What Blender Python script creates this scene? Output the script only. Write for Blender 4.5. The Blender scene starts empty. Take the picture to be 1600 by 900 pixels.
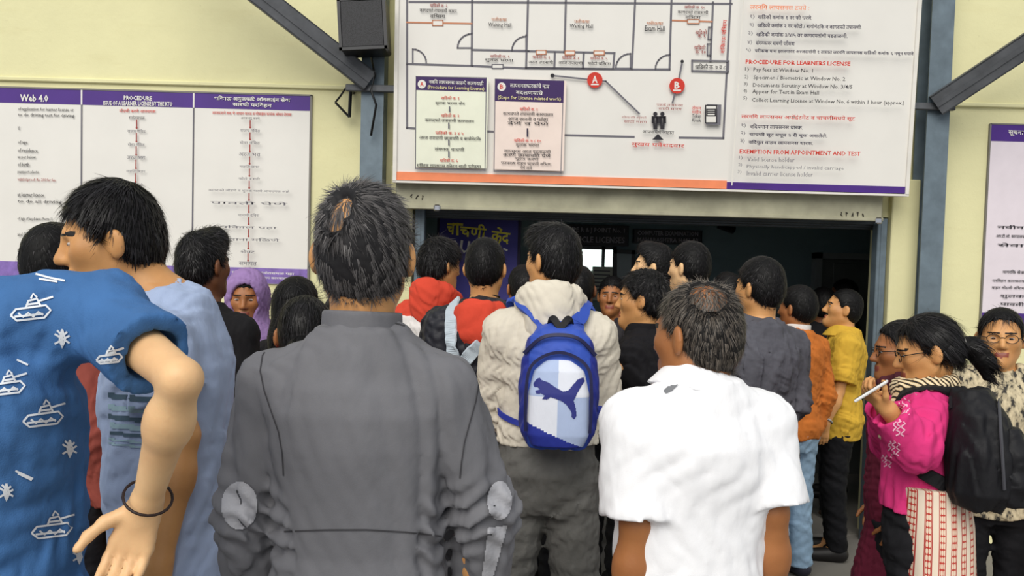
import bpy, math, random
import numpy as np
from mathutils import Vector, Matrix
from mathutils.bvhtree import BVHTree

# ------------------------------------------------------------------ camera
SC = bpy.context.scene
COL = SC.collection
FPX = 1300.0                       # focal length in pixels of the 1600x900 frame
CAM_Z = 1.56
ROLL, PITCH, HORIZON = math.radians(1.55), math.radians(2.5), 445.0
cam_d = bpy.data.cameras.new('camera')
cam = bpy.data.objects.new('camera', cam_d); COL.objects.link(cam)
cam_d.sensor_width = 36.0
cam_d.lens = FPX / 1600 * 36.0
cam_d.clip_start = 0.05
CAM_R = Matrix.Rotation(math.pi / 2 - PITCH, 3, 'X') @ Matrix.Rotation(ROLL, 3, 'Z')
cam.matrix_world = Matrix.Translation((0, 0, CAM_Z)) @ CAM_R.to_4x4()
OFF_Y = 450 - HORIZON - FPX * math.tan(PITCH)     # the photo is a crop: its centre is not the optical axis
cam_d.shift_y = -OFF_Y / 1600.0
SC.camera = cam

def ray(px, py):
    v = Vector(((px - 800) / FPX, -(py - 450 + OFF_Y) / FPX, -1.0))
    return CAM_R @ v

def at(px, py, Y):                 # the point seen at a pixel, on the upright plane y = Y
    r = ray(px, py)
    return Vector((0, 0, CAM_Z)) + r * (Y / r.y)

# ------------------------------------------------------------------ light
world = bpy.data.worlds.new('sky'); SC.world = world
world.use_nodes = True
bg = world.node_tree.nodes['Background']
bg.inputs['Color'].default_value = (0.90, 0.95, 1.0, 1)
bg.inputs['Strength'].default_value = 0.52
sun_d = bpy.data.lights.new('sun_offscreen', 'SUN')   # open sky behind the camera, on the yard side
sun_d.energy = 2.6
sun_d.angle = math.radians(50)
sun_d.color = (1.0, 0.96, 0.88)
sun = bpy.data.objects.new('sun_offscreen', sun_d); COL.objects.link(sun)
sun.rotation_euler = Vector((0.28, 1.0, -0.85)).to_track_quat('-Z', 'Y').to_euler()
SC.view_settings.view_transform = 'Standard'
SC.view_settings.look = 'None'
SC.view_settings.gamma = 1.0
SC.view_settings.exposure = 0.1
SC.view_settings.use_curve_mapping = False
SC.cycles.max_bounces = 10
SC.cycles.diffuse_bounces = 8

# ------------------------------------------------------------------ materials
def lin(c):
    return tuple(((v / 255) / 12.92 if v / 255 <= .04045 else ((v / 255 + .055) / 1.055) ** 2.4) for v in c) + (1.0,)

MATS = {}
class NT:
    def __init__(s, name):
        s.m = bpy.data.materials.new(name); s.m.use_nodes = True
        s.t = s.m.node_tree; s.b = s.t.nodes['Principled BSDF']
    def n(s, kind, **kw):
        nd = s.t.nodes.new(kind)
        for k, v in kw.items():
            if k.startswith('i_'):
                key = k[2:]
                nd.inputs[int(key) if key.isdigit() else key.replace('_', ' ')].default_value = v
            else: setattr(nd, k, v)
        return nd
    def l(s, a, b): s.t.links.new(a, b)
    def coord(s, out='Object', scale=(1, 1, 1), rot=(0, 0, 0)):
        tc = s.n('ShaderNodeTexCoord'); mp = s.n('ShaderNodeMapping')
        mp.inputs['Scale'].default_value = scale; mp.inputs['Rotation'].default_value = rot
        s.l(tc.outputs[out], mp.inputs['Vector']); return mp.outputs['Vector']
    def noise(s, vec, scale, detail=4, rough=.55):
        nz = s.n('ShaderNodeTexNoise'); nz.inputs['Scale'].default_value = scale
        nz.inputs['Detail'].default_value = detail; nz.inputs['Roughness'].default_value = rough
        s.l(vec, nz.inputs['Vector']); return nz.outputs['Fac']
    def ramp(s, fac, stops, interp='LINEAR'):
        r = s.n('ShaderNodeValToRGB'); r.color_ramp.interpolation = interp
        e = r.color_ramp.elements
        while len(e) < len(stops): e.new(0.5)
        for i, (p, c) in enumerate(stops): e[i].position = p; e[i].color = c
        s.l(fac, r.inputs['Fac']); return r.outputs['Color']
    def mix(s, fac, a, b, mode='MIX'):
        m = s.n('ShaderNodeMix', data_type='RGBA', blend_type=mode)
        for val, idx in ((fac, 0), (a, 6), (b, 7)):
            if hasattr(val, 'links'): s.l(val, m.inputs[idx])
            else: m.inputs[idx].default_value = val
        return m.outputs[2]
    def math(s, op, a, b=0.0):
        m = s.n('ShaderNodeMath', operation=op)
        for i, v in enumerate((a, b)):
            if hasattr(v, 'links'): s.l(v, m.inputs[i])
            else: m.inputs[i].default_value = v
        return m.outputs[0]
    def bump(s, h, strength, dist):
        b = s.n('ShaderNodeBump'); b.inputs['Strength'].default_value = strength; b.inputs['Distance'].default_value = dist
        s.l(h, b.inputs['Height']); s.l(b.outputs['Normal'], s.b.inputs['Normal'])

def shade(c, f): return (c[0] * f, c[1] * f, c[2] * f, 1)

def fabric(key, rgb, var=.18, rough=.85, weave=500, fold=.5, sheen=0.0):
    if key in MATS: return MATS[key]
    q = NT(key); c = lin(rgb); v = q.coord()
    n1 = q.noise(v, 7, 5); n2 = q.noise(v, weave, 2)
    q.l(q.ramp(n1, [(.3, shade(c, 1 - var)), (.7, shade(c, 1 + var))]), q.b.inputs['Base Color'])
    n3 = q.noise(q.coord(scale=(1, 1, .55)), 14, 3, .5)
    h = q.math('ADD', q.math('MULTIPLY', n3, 1.0), q.math('MULTIPLY', n2, .05))
    q.bump(h, fold, .02)
    q.b.inputs['Roughness'].default_value = rough
    if sheen: q.b.inputs['Sheen Weight'].default_value = sheen
    q.b.inputs['Specular IOR Level'].default_value = .25
    MATS[key] = q.m; return q.m

def plain(key, rgb, rough=.6, metal=0.0, var=.06, scale=12, spec=.4, bump=0.0):
    if key in MATS: return MATS[key]
    q = NT(key); c = lin(rgb)
    n1 = q.noise(q.coord(), scale, 5)
    q.l(q.ramp(n1, [(.3, shade(c, 1 - var)), (.7, shade(c, 1 + var))]), q.b.inputs['Base Color'])
    q.b.inputs['Roughness'].default_value = rough; q.b.inputs['Metallic'].default_value = metal
    q.b.inputs['Specular IOR Level'].default_value = spec
    if bump: q.bump(n1, bump, .01)
    MATS[key] = q.m; return q.m

def skin(key, rgb):
    if key in MATS: return MATS[key]
    q = NT(key); c = lin(rgb); v = q.coord()
    n1 = q.noise(v, 11, 4); n2 = q.noise(v, 260, 2)
    q.l(q.ramp(n1, [(.3, (c[0] * .88, c[1] * .82, c[2] * .78, 1)), (.7, (c[0] * 1.1, c[1] * 1.1, c[2] * 1.08, 1))]), q.b.inputs['Base Color'])
    q.b.inputs['Roughness'].default_value = .48; q.b.inputs['Specular IOR Level'].default_value = .4
    q.b.inputs['Subsurface Weight'].default_value = .08; q.b.inputs['Subsurface Radius'].default_value = (.012, .005, .003)
    q.bump(n2, .12, .002)
    MATS[key] = q.m; return q.m

def hairmat(key, rgb, light=None, amount=.5):
    if key in MATS: return MATS[key]
    q = NT(key); c = lin(rgb)                      # every strand has a tone of its own; the cap under them is the dark tone
    lt = lin(light) if light else shade(c, 2.2)
    gi = q.n('ShaderNodeNewGeometry')
    q.l(q.ramp(gi.outputs['Random Per Island'], [(max(0, 1 - amount * 1.3), c), (1.0, lt)]), q.b.inputs['Base Color'])
    q.b.inputs['Roughness'].default_value = .40; q.b.inputs['Specular IOR Level'].default_value = .3
    cap = NT(key + '_cap'); n1 = cap.noise(cap.coord(), 160, 4, .7)
    cap.l(cap.ramp(n1, [(.4, shade(c, .9)), (.7, shade(c, 1.1))]), cap.b.inputs['Base Color']); cap.b.inputs['Roughness'].default_value = .6; cap.b.inputs['Specular IOR Level'].default_value = .2
    MATS[key] = (q.m, cap.m); return MATS[key]

# ------------------------------------------------------------------ objects
def tag(o, label=None, cat=None, group=None, kind=None):
    if label: o['label'] = label
    if cat: o['category'] = cat
    if group: o['group'] = group
    if kind: o['kind'] = kind
    return o

def empty(name, loc=(0, 0, 0), rz=0.0):
    o = bpy.data.objects.new(name, None); COL.objects.link(o)
    o.empty_display_size = .1
    o.matrix_basis = Matrix.Translation(loc) @ Matrix.Rotation(rz, 4, 'Z')
    return o

def mesh_np(name, V, Q, smooth=True):
    V = np.asarray(V, dtype=np.float32); Q = np.asarray(Q, dtype=np.int32)
    me = bpy.data.meshes.new(name); k = Q.shape[1]
    me.vertices.add(len(V)); me.vertices.foreach_set('co', V.ravel())
    me.loops.add(Q.size); me.loops.foreach_set('vertex_index', Q.ravel())
    me.polygons.add(len(Q)); me.polygons.foreach_set('loop_start', np.arange(0, Q.size, k, dtype=np.int32))
    me.polygons.foreach_set('use_smooth', np.full(len(Q), smooth))
    me.update(calc_edges=True); return me

def link(name, me, mats, parent=None):
    o = bpy.data.objects.new(name, me); COL.objects.link(o)
    for m in (mats if isinstance(mats, (list, tuple)) else [mats]): me.materials.append(m)
    if parent: o.parent = parent
    return o

class MB:                           # boxes, quads, tubes collected into one mesh
    def __init__(s): s.v = []; s.f = []; s.m = []
    def add(s, vs, fs, mi=0):
        o = len(s.v); s.v += [tuple(p) for p in vs]; s.f += [tuple(i + o for i in f) for f in fs]; s.m += [mi] * len(fs); return s
    def box(s, lo, hi, M=None, mi=0, bev=0.0):
        x0, y0, z0 = lo; x1, y1, z1 = hi
        if bev <= 0:
            vs = [(x, y, z) for x in (x0, x1) for y in (y0, y1) for z in (z0, z1)]
            fs = [(0, 1, 3, 2), (4, 6, 7, 5), (0, 4, 5, 1), (2, 3, 7, 6), (0, 2, 6, 4), (1, 5, 7, 3)]
        else:
            b = min(bev, (x1 - x0) / 2.01, (y1 - y0) / 2.01, (z1 - z0) / 2.01)
            vs = []; idx = {}
            for i, x in enumerate((x0, x1)):
                for j, y in enumerate((y0, y1)):
                    for k, z in enumerate((z0, z1)):
                        sx, sy, sz = (1 - 2 * i) * b, (1 - 2 * j) * b, (1 - 2 * k) * b
                        for a, p in enumerate(((x, y + sy, z + sz), (x + sx, y, z + sz), (x + sx, y + sy, z))):
                            idx[i, j, k, a] = len(vs); vs.append(p)
            g = lambda i, j, k, a: idx[i, j, k, a]
            fs = []
            for i in (0, 1):
                fs.append([g(i, 0, 0, 0), g(i, 1, 0, 0), g(i, 1, 1, 0), g(i, 0, 1, 0)][::1 if i else -1])
                fs.append([g(0, i, 0, 1), g(1, i, 0, 1), g(1, i, 1, 1), g(0, i, 1, 1)][::-1 if i else 1])
                fs.append([g(0, 0, i, 2), g(1, 0, i, 2), g(1, 1, i, 2), g(0, 1, i, 2)][::1 if i else -1])
            for i in (0, 1):
                for j in (0, 1):
                    fs.append([g(i, j, 0, 0), g(i, j, 1, 0), g(i, j, 1, 1), g(i, j, 0, 1)])
                    fs.append([g(i, 0, j, 0), g(i, 1, j, 0), g(i, 1, j, 2), g(i, 0, j, 2)])
                    fs.append([g(0, i, j, 1), g(1, i, j, 1), g(1, i, j, 2), g(0, i, j, 2)])
                    for k in (0, 1): fs.append([g(i, j, k, 0), g(i, j, k, 1), g(i, j, k, 2)])
        if M is not None: vs = [M @ Vector(p) for p in vs]
        return s.add(vs, fs, mi)
    def tube(s, pts, r, n=8, mi=0, cap=True):
        pts = [Vector(p) for p in pts]; rs = r if isinstance(r, (list, tuple)) else [r] * len(pts)
        up = Vector((0, 0, 1)); vs = []; fs = []
        for i, p in enumerate(pts):
            d = (pts[min(i + 1, len(pts) - 1)] - pts[max(i - 1, 0)]).normalized()
            a = d.cross(up)
            if a.length < .05: a = d.cross(Vector((1, 0, 0)))
            a.normalize(); b = d.cross(a)
            vs += [p + (a * math.cos(2 * math.pi * k / n) + b * math.sin(2 * math.pi * k / n)) * rs[i] for k in range(n)]
        for i in range(len(pts) - 1):
            fs += [(i * n + k, i * n + (k + 1) % n, (i + 1) * n + (k + 1) % n, (i + 1) * n + k) for k in range(n)]
        if cap: fs += [tuple(range(n))[::-1], tuple(range((len(pts) - 1) * n, len(pts) * n))]
        return s.add(vs, fs, mi)
    def build(s, name, mats, parent=None, smooth=False):
        me = bpy.data.meshes.new(name); me.from_pydata(s.v, [], s.f)
        me.polygons.foreach_set('material_index', s.m)
        if smooth: me.polygons.foreach_set('use_smooth', [True] * len(s.f))
        import bmesh
        bm = bmesh.new(); bm.from_mesh(me); bmesh.ops.recalc_face_normals(bm, faces=bm.faces); bm.to_mesh(me); bm.free()
        return link(name, me, mats, parent)

# ------------------------------------------------------------------ distance fields -> meshes
def smin(a, b, k):
    if k <= 0: return np.minimum(a, b)
    h = np.maximum(k - np.abs(a - b), 0) / k
    return np.minimum(a, b) - h * h * (k * .25)

class Vol:
    def __init__(s, lo, hi, h):
        s.h = h; s.lo = np.asarray(lo, float) - 2 * h
        n = np.ceil((np.asarray(hi, float) + 2 * h - s.lo) / h).astype(int) + 1
        s.ax = [(s.lo[i] + h * np.arange(n[i])).astype(np.float32) for i in range(3)]
        s.F = np.full(tuple(n), .5, np.float32)
    def box(s, lo, hi, pad):
        sl = []
        for i in range(3):
            a = int(max(0, math.floor((lo[i] - pad - s.lo[i]) / s.h))); b = int(min(len(s.ax[i]), math.ceil((hi[i] + pad - s.lo[i]) / s.h) + 1))
            if b <= a: return None
            sl.append(slice(a, b))
        return tuple(sl)
    def grid(s, sl=None):
        sl = sl or (slice(None),) * 3
        return s.ax[0][sl[0]][:, None, None], s.ax[1][sl[1]][None, :, None], s.ax[2][sl[2]][None, None, :]
    def add(s, prim, k=0.0):
        fn, lo, hi = prim; sl = s.box(lo, hi, k + 3 * s.h)
        if sl: s.F[sl] = smin(s.F[sl], fn(*s.grid(sl)), k)
        return s
    def cut(s, prim, k=0.0):
        fn, lo, hi = prim; sl = s.box(lo, hi, k + 3 * s.h)
        if sl: s.F[sl] = -smin(-s.F[sl], fn(*s.grid(sl)), k)
        return s
    def clip(s, fn, k=0.0):        # keep only where fn(x,y,z) < 0
        s.F = -smin(-s.F, -(fn(*s.grid()) + np.zeros_like(s.F)), k); return s
    def disp(s, fn): s.F = (s.F + fn(*s.grid())).astype(np.float32); return s
    def nets(s):
        F = s.F
        F[0] = F[-1] = .5; F[:, 0] = F[:, -1] = .5; F[:, :, 0] = F[:, :, -1] = .5
        S = F < 0
        c = np.zeros(tuple(d - 1 for d in F.shape), np.int8)
        sl = lambda o, d: slice(o, d - 1 + o)
        for i in (0, 1):
            for j in (0, 1):
                for k in (0, 1): c += S[sl(i, F.shape[0]), sl(j, F.shape[1]), sl(k, F.shape[2])]
        act = (c > 0) & (c < 8)
        I = np.argwhere(act)
        if not len(I): return np.zeros((0, 3)), np.zeros((0, 4), int)
        ids = np.full(c.shape, -1, np.int32); ids[act] = np.arange(len(I))
        off = [(i, j, k) for i in (0, 1) for j in (0, 1) for k in (0, 1)]
        val = [F[I[:, 0] + a, I[:, 1] + b, I[:, 2] + d] for a, b, d in off]
        acc = np.zeros((len(I), 3)); cnt = np.zeros(len(I))
        for a in range(8):
            for b in range(a + 1, 8):
                oa, ob = np.array(off[a]), np.array(off[b])
                if np.abs(oa - ob).sum() != 1: continue
                m = (val[a] < 0) != (val[b] < 0)
                t = val[a][m] / (val[a][m] - val[b][m])
                acc[m] += oa + t[:, None] * (ob - oa); cnt[m] += 1
        V = s.lo + (I + acc / cnt[:, None]) * s.h
        Q = []
        for ax in range(3):
            u, v = (ax + 1) % 3, (ax + 2) % 3
            a = [slice(None)] * 3; b = [slice(None)] * 3; a[ax] = slice(0, -1); b[ax] = slice(1, None)
            A = S[tuple(a)]; B = S[tuple(b)]
            E = np.argwhere(A != B)
            E = E[(E[:, u] > 0) & (E[:, v] > 0) & (E[:, u] < c.shape[u]) & (E[:, v] < c.shape[v])]
            inside = A[E[:, 0], E[:, 1], E[:, 2]]
            def cell(du, dv):
                e = E.copy(); e[:, u] -= du; e[:, v] -= dv; return ids[e[:, 0], e[:, 1], e[:, 2]]
            q = np.stack([cell(1, 1), cell(0, 1), cell(0, 0), cell(1, 0)], 1)
            q[~inside] = q[~inside][:, ::-1]
            Q.append(q)
        Q = np.concatenate(Q); return V, Q[(Q >= 0).all(1)]

def cone(a, b, r1, r2=None):
    a = np.asarray(a, float); b = np.asarray(b, float); r2 = r1 if r2 is None else r2
    ba = b - a; L = max(float(ba @ ba), 1e-9); R = max(r1, r2)
    def fn(x, y, z):
        px, py, pz = x - a[0], y - a[1], z - a[2]
        t = np.clip((px * ba[0] + py * ba[1] + pz * ba[2]) / L, 0, 1)
        return np.sqrt((px - t * ba[0]) ** 2 + (py - t * ba[1]) ** 2 + (pz - t * ba[2]) ** 2) - (r1 + (r2 - r1) * t)
    return fn, np.minimum(a, b) - R, np.maximum(a, b) + R

def ell(c, r, R=None):
    c = np.asarray(c, float); r = np.asarray(r, float); R = np.eye(3) if R is None else np.asarray(R, float)
    def fn(x, y, z):
        p = (x - c[0], y - c[1], z - c[2])
        q = [R[0, i] * p[0] + R[1, i] * p[1] + R[2, i] * p[2] for i in range(3)]
        k0 = np.sqrt((q[0] / r[0]) ** 2 + (q[1] / r[1]) ** 2 + (q[2] / r[2]) ** 2) + 1e-6
        k1 = np.sqrt((q[0] / r[0] ** 2) ** 2 + (q[1] / r[1] ** 2) ** 2 + (q[2] / r[2] ** 2) ** 2) + 1e-6
        return k0 * (k0 - 1) / k1
    m = r.max(); return fn, c - m, c + m

def rbox(c, half, rad, R=None):
    c = np.asarray(c, float); half = np.asarray(half, float); R = np.eye(3) if R is None else np.asarray(R, float)
    def fn(x, y, z):
        p = (x - c[0], y - c[1], z - c[2])
        q = [np.abs(R[0, i] * p[0] + R[1, i] * p[1] + R[2, i] * p[2]) - (half[i] - rad) for i in range(3)]
        return np.sqrt(sum(np.maximum(t, 0) ** 2 for t in q)) + np.minimum(np.maximum(np.maximum(q[0], q[1]), q[2]), 0) - rad
    m = float(np.linalg.norm(half)); return fn, c - m, c + m

def loft(rows, inflate=0.0, p=2.3):
    rows = np.asarray(rows, float)   # z, half width, half depth, y centre, x centre
    zz, a, b, yc, xc = rows.T; a = a + inflate; b = b + inflate
    def fn(x, y, z):
        z1 = z.ravel(); f = lambda t: np.interp(z1, zz, t)[None, None, :].astype(np.float32)
        A, B, Yc, Xc = f(a), f(b), f(yc), f(xc)
        d = ((np.abs(x - Xc) / A) ** p + (np.abs(y - Yc) / B) ** p) ** (1 / p)
        d = (d - 1) * np.minimum(A, B)
        return np.maximum(np.maximum(d, z - zz[-1]), zz[0] - z)
    m = max(a.max(), b.max())
    return fn, np.array([xc.min() - m, yc.min() - m, zz[0]]), np.array([xc.max() + m, yc.max() + m, zz[-1]])

def folds(seed, scale, amp, squash=(1, 1, .6)):
    g = np.random.RandomState(seed)
    D = [(g.randn(3) * np.array(squash)) for _ in range(6)]; ph = g.rand(6) * 6.28
    D = [d / np.linalg.norm(d) * 2 * math.pi / scale * (1 + .35 * i) for i, d in enumerate(D)]
    def fn(x, y, z):
        w = np.sin(x * D[0][0] * .6 + y * D[0][1] * .6 + z * D[0][2] * .6 + ph[0])
        a = np.sin(x * D[1][0] + y * D[1][1] + z * D[1][2] + 1.6 * w + ph[1])
        b = np.sin(x * D[2][0] + y * D[2][1] + z * D[2][2] + 1.9 * a + ph[2])
        c = np.sin(x * D[4][0] + y * D[4][1] + z * D[4][2] + 1.3 * b + ph[3])
        return amp * (.5 * a + .4 * (1 - 1.6 * np.abs(b)) + .25 * c)
    return fn

def field_obj(name, vol, mats, parent=None, matfn=None):
    V, Q = vol.nets(); me = mesh_np(name, V, Q)
    o = link(name, me, mats, parent)
    if matfn is not None and len(Q):
        C = V[Q].mean(1); me.polygons.foreach_set('material_index', matfn(C).astype(np.int32))
    return o, V, Q

class Surf:                         # a surface that things can be laid on
    def __init__(s, V, Q): s.b = BVHTree.FromPolygons(V.tolist(), Q.tolist())
    def cast(s, o, d):
        h = s.b.ray_cast(Vector(o), Vector(d).normalized()); return (h[0], h[1]) if h[0] is not None else None
    def near(s, p):
        h = s.b.find_nearest(Vector(p)); return h[0], h[1]

def raster_decal(surf, polys, O, U, W, D, cell, lift, holes=()):
    """fill 2D polygons (coordinates along U and W from O), thrown along D on the surface"""
    O, U, W, D = Vector(O), Vector(U), Vector(W), Vector(D).normalized()
    mb_v = {}; vs = []; fs = []
    def inside(p, x, y):
        r = False; n = len(p)
        for i in range(n):
            x0, y0 = p[i]; x1, y1 = p[i - 1]
            if (y0 > y) != (y1 > y) and x < (x1 - x0) * (y - y0) / (y1 - y0) + x0: r = not r
        return r
    def vert(i, j):
        if (i, j) not in mb_v:
            h = surf.cast(O + U * (i * cell) + W * (j * cell) - D * .6, D)
            mb_v[i, j] = None if h is None else len(vs)
            if h is not None: vs.append(tuple(h[0] - D * lift))
        return mb_v[i, j]
    for p in polys:
        x0 = min(q[0] for q in p); x1 = max(q[0] for q in p); y0 = min(q[1] for q in p); y1 = max(q[1] for q in p)
        for i in range(math.floor(x0 / cell), math.ceil(x1 / cell)):
            for j in range(math.floor(y0 / cell), math.ceil(y1 / cell)):
                if inside(p, (i + .5) * cell, (j + .5) * cell) and not any(inside(hh, (i + .5) * cell, (j + .5) * cell) for hh in holes):
                    q = [vert(i, j), vert(i + 1, j), vert(i + 1, j + 1), vert(i, j + 1)]
                    if None not in q:
                        pp = [Vector(vs[t]) for t in q]
                        if max((pp[a] - pp[b]).length for a in range(4) for b in range(a)) < cell * 4: fs.append(tuple(q))
    return vs, fs

def stroke_decal(surf, strokes, O, U, W, D, width, lift, step=.008):
    O, U, W, D = Vector(O), Vector(U), Vector(W), Vector(D).normalized()
    vs = []; fs = []
    for st in strokes:
        pts = []
        for (xa, ya), (xb, yb) in zip(st[:-1], st[1:]):
            n = max(1, int(math.hypot(xb - xa, yb - ya) / step))
            pts += [(xa + (xb - xa) * t / n, ya + (yb - ya) * t / n) for t in range(n)]
        pts.append(st[-1]); row = []
        for i, (x, y) in enumerate(pts):
            a = pts[max(0, i - 1)]; b = pts[min(len(pts) - 1, i + 1)]
            L = math.hypot(b[0] - a[0], b[1] - a[1]) or 1; nx, ny = -(b[1] - a[1]) / L * width / 2, (b[0] - a[0]) / L * width / 2
            pr = []
            for sg in (-1, 1):
                h = surf.cast(O + U * (x + sg * nx) + W * (y + sg * ny) - D * .6, D)
                if h is not None: vs.append(tuple(h[0] - D * lift)); pr.append(len(vs) - 1)
            row.append(pr if len(pr) == 2 else None)
        for a, b in zip(row[:-1], row[1:]):
            if a and b and (Vector(vs[a[0]]) - Vector(vs[b[0]])).length < step * 6: fs.append((a[0], b[0], b[1], a[1]))
    return vs, fs

def decal_obj(name, vf, mat, parent):
    vs, fs = vf
    if not fs: return None
    me = bpy.data.meshes.new(name); me.from_pydata(vs, [], fs); me.polygons.foreach_set('use_smooth', [True] * len(fs))
    return link(name, me, mat, parent)

def ribbon(name, pts, width, thick, mat, parent, surf=None, lift=.004, normal=None, n=40):
    """a strap: a smooth path, laid on a surface when one is given"""
    P = [Vector(p) for p in pts]
    def cr(t):
        t *= len(P) - 1; i = min(int(t), len(P) - 2); u = t - i
        a, b, c, d = P[max(i - 1, 0)], P[i], P[i + 1], P[min(i + 2, len(P) - 1)]
        return .5 * (2 * b + (c - a) * u + (2 * a - 5 * b + 4 * c - d) * u * u + (3 * b - a - 3 * c + d) * u ** 3)
    path = []
    for i in range(n + 1):
        p = cr(i / n); nn = Vector(normal) if normal else None
        if surf:
            q, m = surf.near(p); p = q + m * lift; nn = m if nn is None else nn
        path.append((p, nn))
    for _ in range(2):
        path = [path[0]] + [((path[i - 1][0] + path[i][0] * 2 + path[i + 1][0]) / 4, (path[i - 1][1] + path[i][1] * 2 + path[i + 1][1]).normalized()) for i in range(1, n)] + [path[-1]]
    vs = []; fs = []
    for i, (p, nn) in enumerate(path):
        d = (path[min(i + 1, n)][0] - path[max(i - 1, 0)][0]).normalized()
        s = d.cross(nn).normalized() * (width / 2); u = s.cross(d).normalized() * thick
        vs += [p - s, p + s, p + s * .9 + u, p - s * .9 + u]
    for i in range(n):
        for k in range(4): fs.append((i * 4 + k, i * 4 + (k + 1) % 4, i * 4 + 4 + (k + 1) % 4, i * 4 + 4 + k))
    fs += [(3, 2, 1, 0), tuple(n * 4 + k for k in range(4))]
    mb = MB(); mb.add(vs, fs); return mb.build(name, mat, parent, smooth=False)
# ------------------------------------------------------------------ the place
WHITE = plain('white_trim', (240, 240, 240), .6); BLACK = plain('black_plastic', (16, 16, 18), .35)
CHROME = plain('chrome', (200, 200, 205), .2, 1.0)
WALL_Y = 5.2
def wallmat(key, rgb, dark, streak=.25):
    q = NT(key); c = lin(rgb); v = q.coord('Object')
    n1 = q.noise(v, 1.6, 6, .6); n2 = q.noise(q.coord('Object', (1, 1, 6)), 2.2, 5); n3 = q.noise(v, 26, 5, .7)
    base = q.ramp(n1, [(.3, shade(c, .93)), (.7, shade(c, 1.05))])
    base = q.mix(q.math('MULTIPLY', q.ramp(n2, [(.55, (0, 0, 0, 1)), (.8, (1, 1, 1, 1))]), streak), base, lin(dark))
    spots = q.ramp(n3, [(.66, (0, 0, 0, 1)), (.74, (1, 1, 1, 1))])
    base = q.mix(q.math('MULTIPLY', spots, .25), base, lin((150, 140, 105)))
    q.l(base, q.b.inputs['Base Color']); q.b.inputs['Roughness'].default_value = .85
    q.bump(n3, .25, .008); return q.m
CREAM = wallmat('cream_paint', (226, 221, 174), (202, 190, 136))
TEAL = wallmat('teal_grey_paint', (128, 150, 158), (100, 118, 124))
CONC = wallmat('concrete', (128, 124, 118), (90, 88, 84), .4)
STEEL = plain('blue_grey_steel_paint', (104, 118, 128), .5, .2, .2, 9, bump=.2)
STEELD = plain('dark_grey_steel_paint', (84, 86, 90), .5, .2, .25, 9, bump=.2)
SHUT = plain('shutter_box_metal', (168, 165, 142), .55, .25, .2, 6, bump=.2)
DKSHUT = plain('shutter_slat_metal', (78, 84, 88), .5, .4, .2, 6)

def struct(name, mb, mat, parent=None, smooth=False):
    o = mb.build(name, mat, parent, smooth)
    if parent is None: o['kind'] = 'structure'
    return o

ox0 = at(640, 600, WALL_Y).x; ox1 = at(1376, 600, WALL_Y).x; oz = at(1000, 334, WALL_Y).z
struct('floor', MB().box((-7, -4, -.2), (8, WALL_Y + .1, 0)), CONC)
struct('floor_inside', MB().box((ox0 - 2.5, WALL_Y + .1, -.2), (ox1 + 2.5, 7.9, .012)), CONC)
w = MB().box((-7, WALL_Y, 0), (ox0, WALL_Y + .25, 4.6)).box((ox1, WALL_Y, 0), (8, WALL_Y + .25, 4.6)).box((ox0, WALL_Y, oz + .02), (ox1, WALL_Y + .25, 4.6))
wall = struct('wall_front', w, CREAM)
struct('wall_inside_back', MB().box((ox0 - 2.5, 7.6, 0), (ox1 + 2.5, 7.8, 3.2)), TEAL)
struct('wall_inside_left', MB().box((ox0 - 2.6, WALL_Y + .25, 0), (ox0 - 2.5, 7.8, 3.2)), TEAL)
struct('wall_inside_right', MB().box((ox1 + 1.2, WALL_Y + .25, 0), (ox1 + 1.3, 7.8, 3.2)), TEAL)
struct('ceiling', MB().box((ox0 - 2.6, WALL_Y + .25, 3.2), (ox1 + 2.6, 7.9, 3.3)), TEAL)
# right jamb pilaster and left jamb of the gate
struct('trim_1', MB().box((ox1, WALL_Y - .05, 0), (ox1 + .17, WALL_Y + .002, oz + .25), bev=.006), CREAM)
struct('trim_2', MB().box((ox0 - .14, WALL_Y - .05, 0), (ox0, WALL_Y + .002, oz + .25), bev=.006), CREAM)
# plaster ledge that runs across the wall
za = at(300, 131, WALL_Y).z
struct('trim_3', MB().box((-7, WALL_Y - .018, za - .014), (at(612, 140, WALL_Y).x, WALL_Y + .002, za + .012), bev=.005), CREAM)
struct('trim_4', MB().box((at(1480, 160, WALL_Y).x, WALL_Y - .018, za - .014), (8, WALL_Y + .002, za + .012), bev=.005), CREAM)

# rolling shutter: box, guides, rolled bottom slats
sb = empty('rolling_shutter', (at(1000, 320, WALL_Y).x, WALL_Y - .15, 0)); tag(sb, 'grey metal rolling shutter box above the wide gate opening', 'shutter')
def inroot(o, root): o.matrix_parent_inverse = (Matrix.Translation(root.location) @ Matrix.Rotation(root.rotation_euler.z, 4, 'Z')).inverted(); return o
bz1 = at(1000, 284, WALL_Y - .15).z; bz0 = at(1000, 333, WALL_Y - .15).z; bx0 = at(618, 300, WALL_Y - .15).x; bx1 = at(1380, 320, WALL_Y - .15).x
inroot(MB().box((bx0, WALL_Y - .15, bz0), (bx1, WALL_Y, bz1 + .05), bev=.008).build('shutter_box', SHUT, sb), sb)
inroot(MB().box((bx0, WALL_Y - .165, bz0 - .012), (bx1, WALL_Y - .14, bz0 + .012), bev=.004).box((bx0, WALL_Y - .158, bz1 - .05), (bx1, WALL_Y - .145, bz1 - .035)).build('box_lip', SHUT, sb), sb)
for i in range(3):
    z = bz0 - .004 - i * .0
    inroot(MB().box((ox0 + .05, WALL_Y + .03 + i * .03, bz0 - .02 - i * .012), (ox1 - .03, WALL_Y + .055 + i * .03, bz0 + .1), bev=.006).build('slat', DKSHUT, sb), sb)
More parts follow.
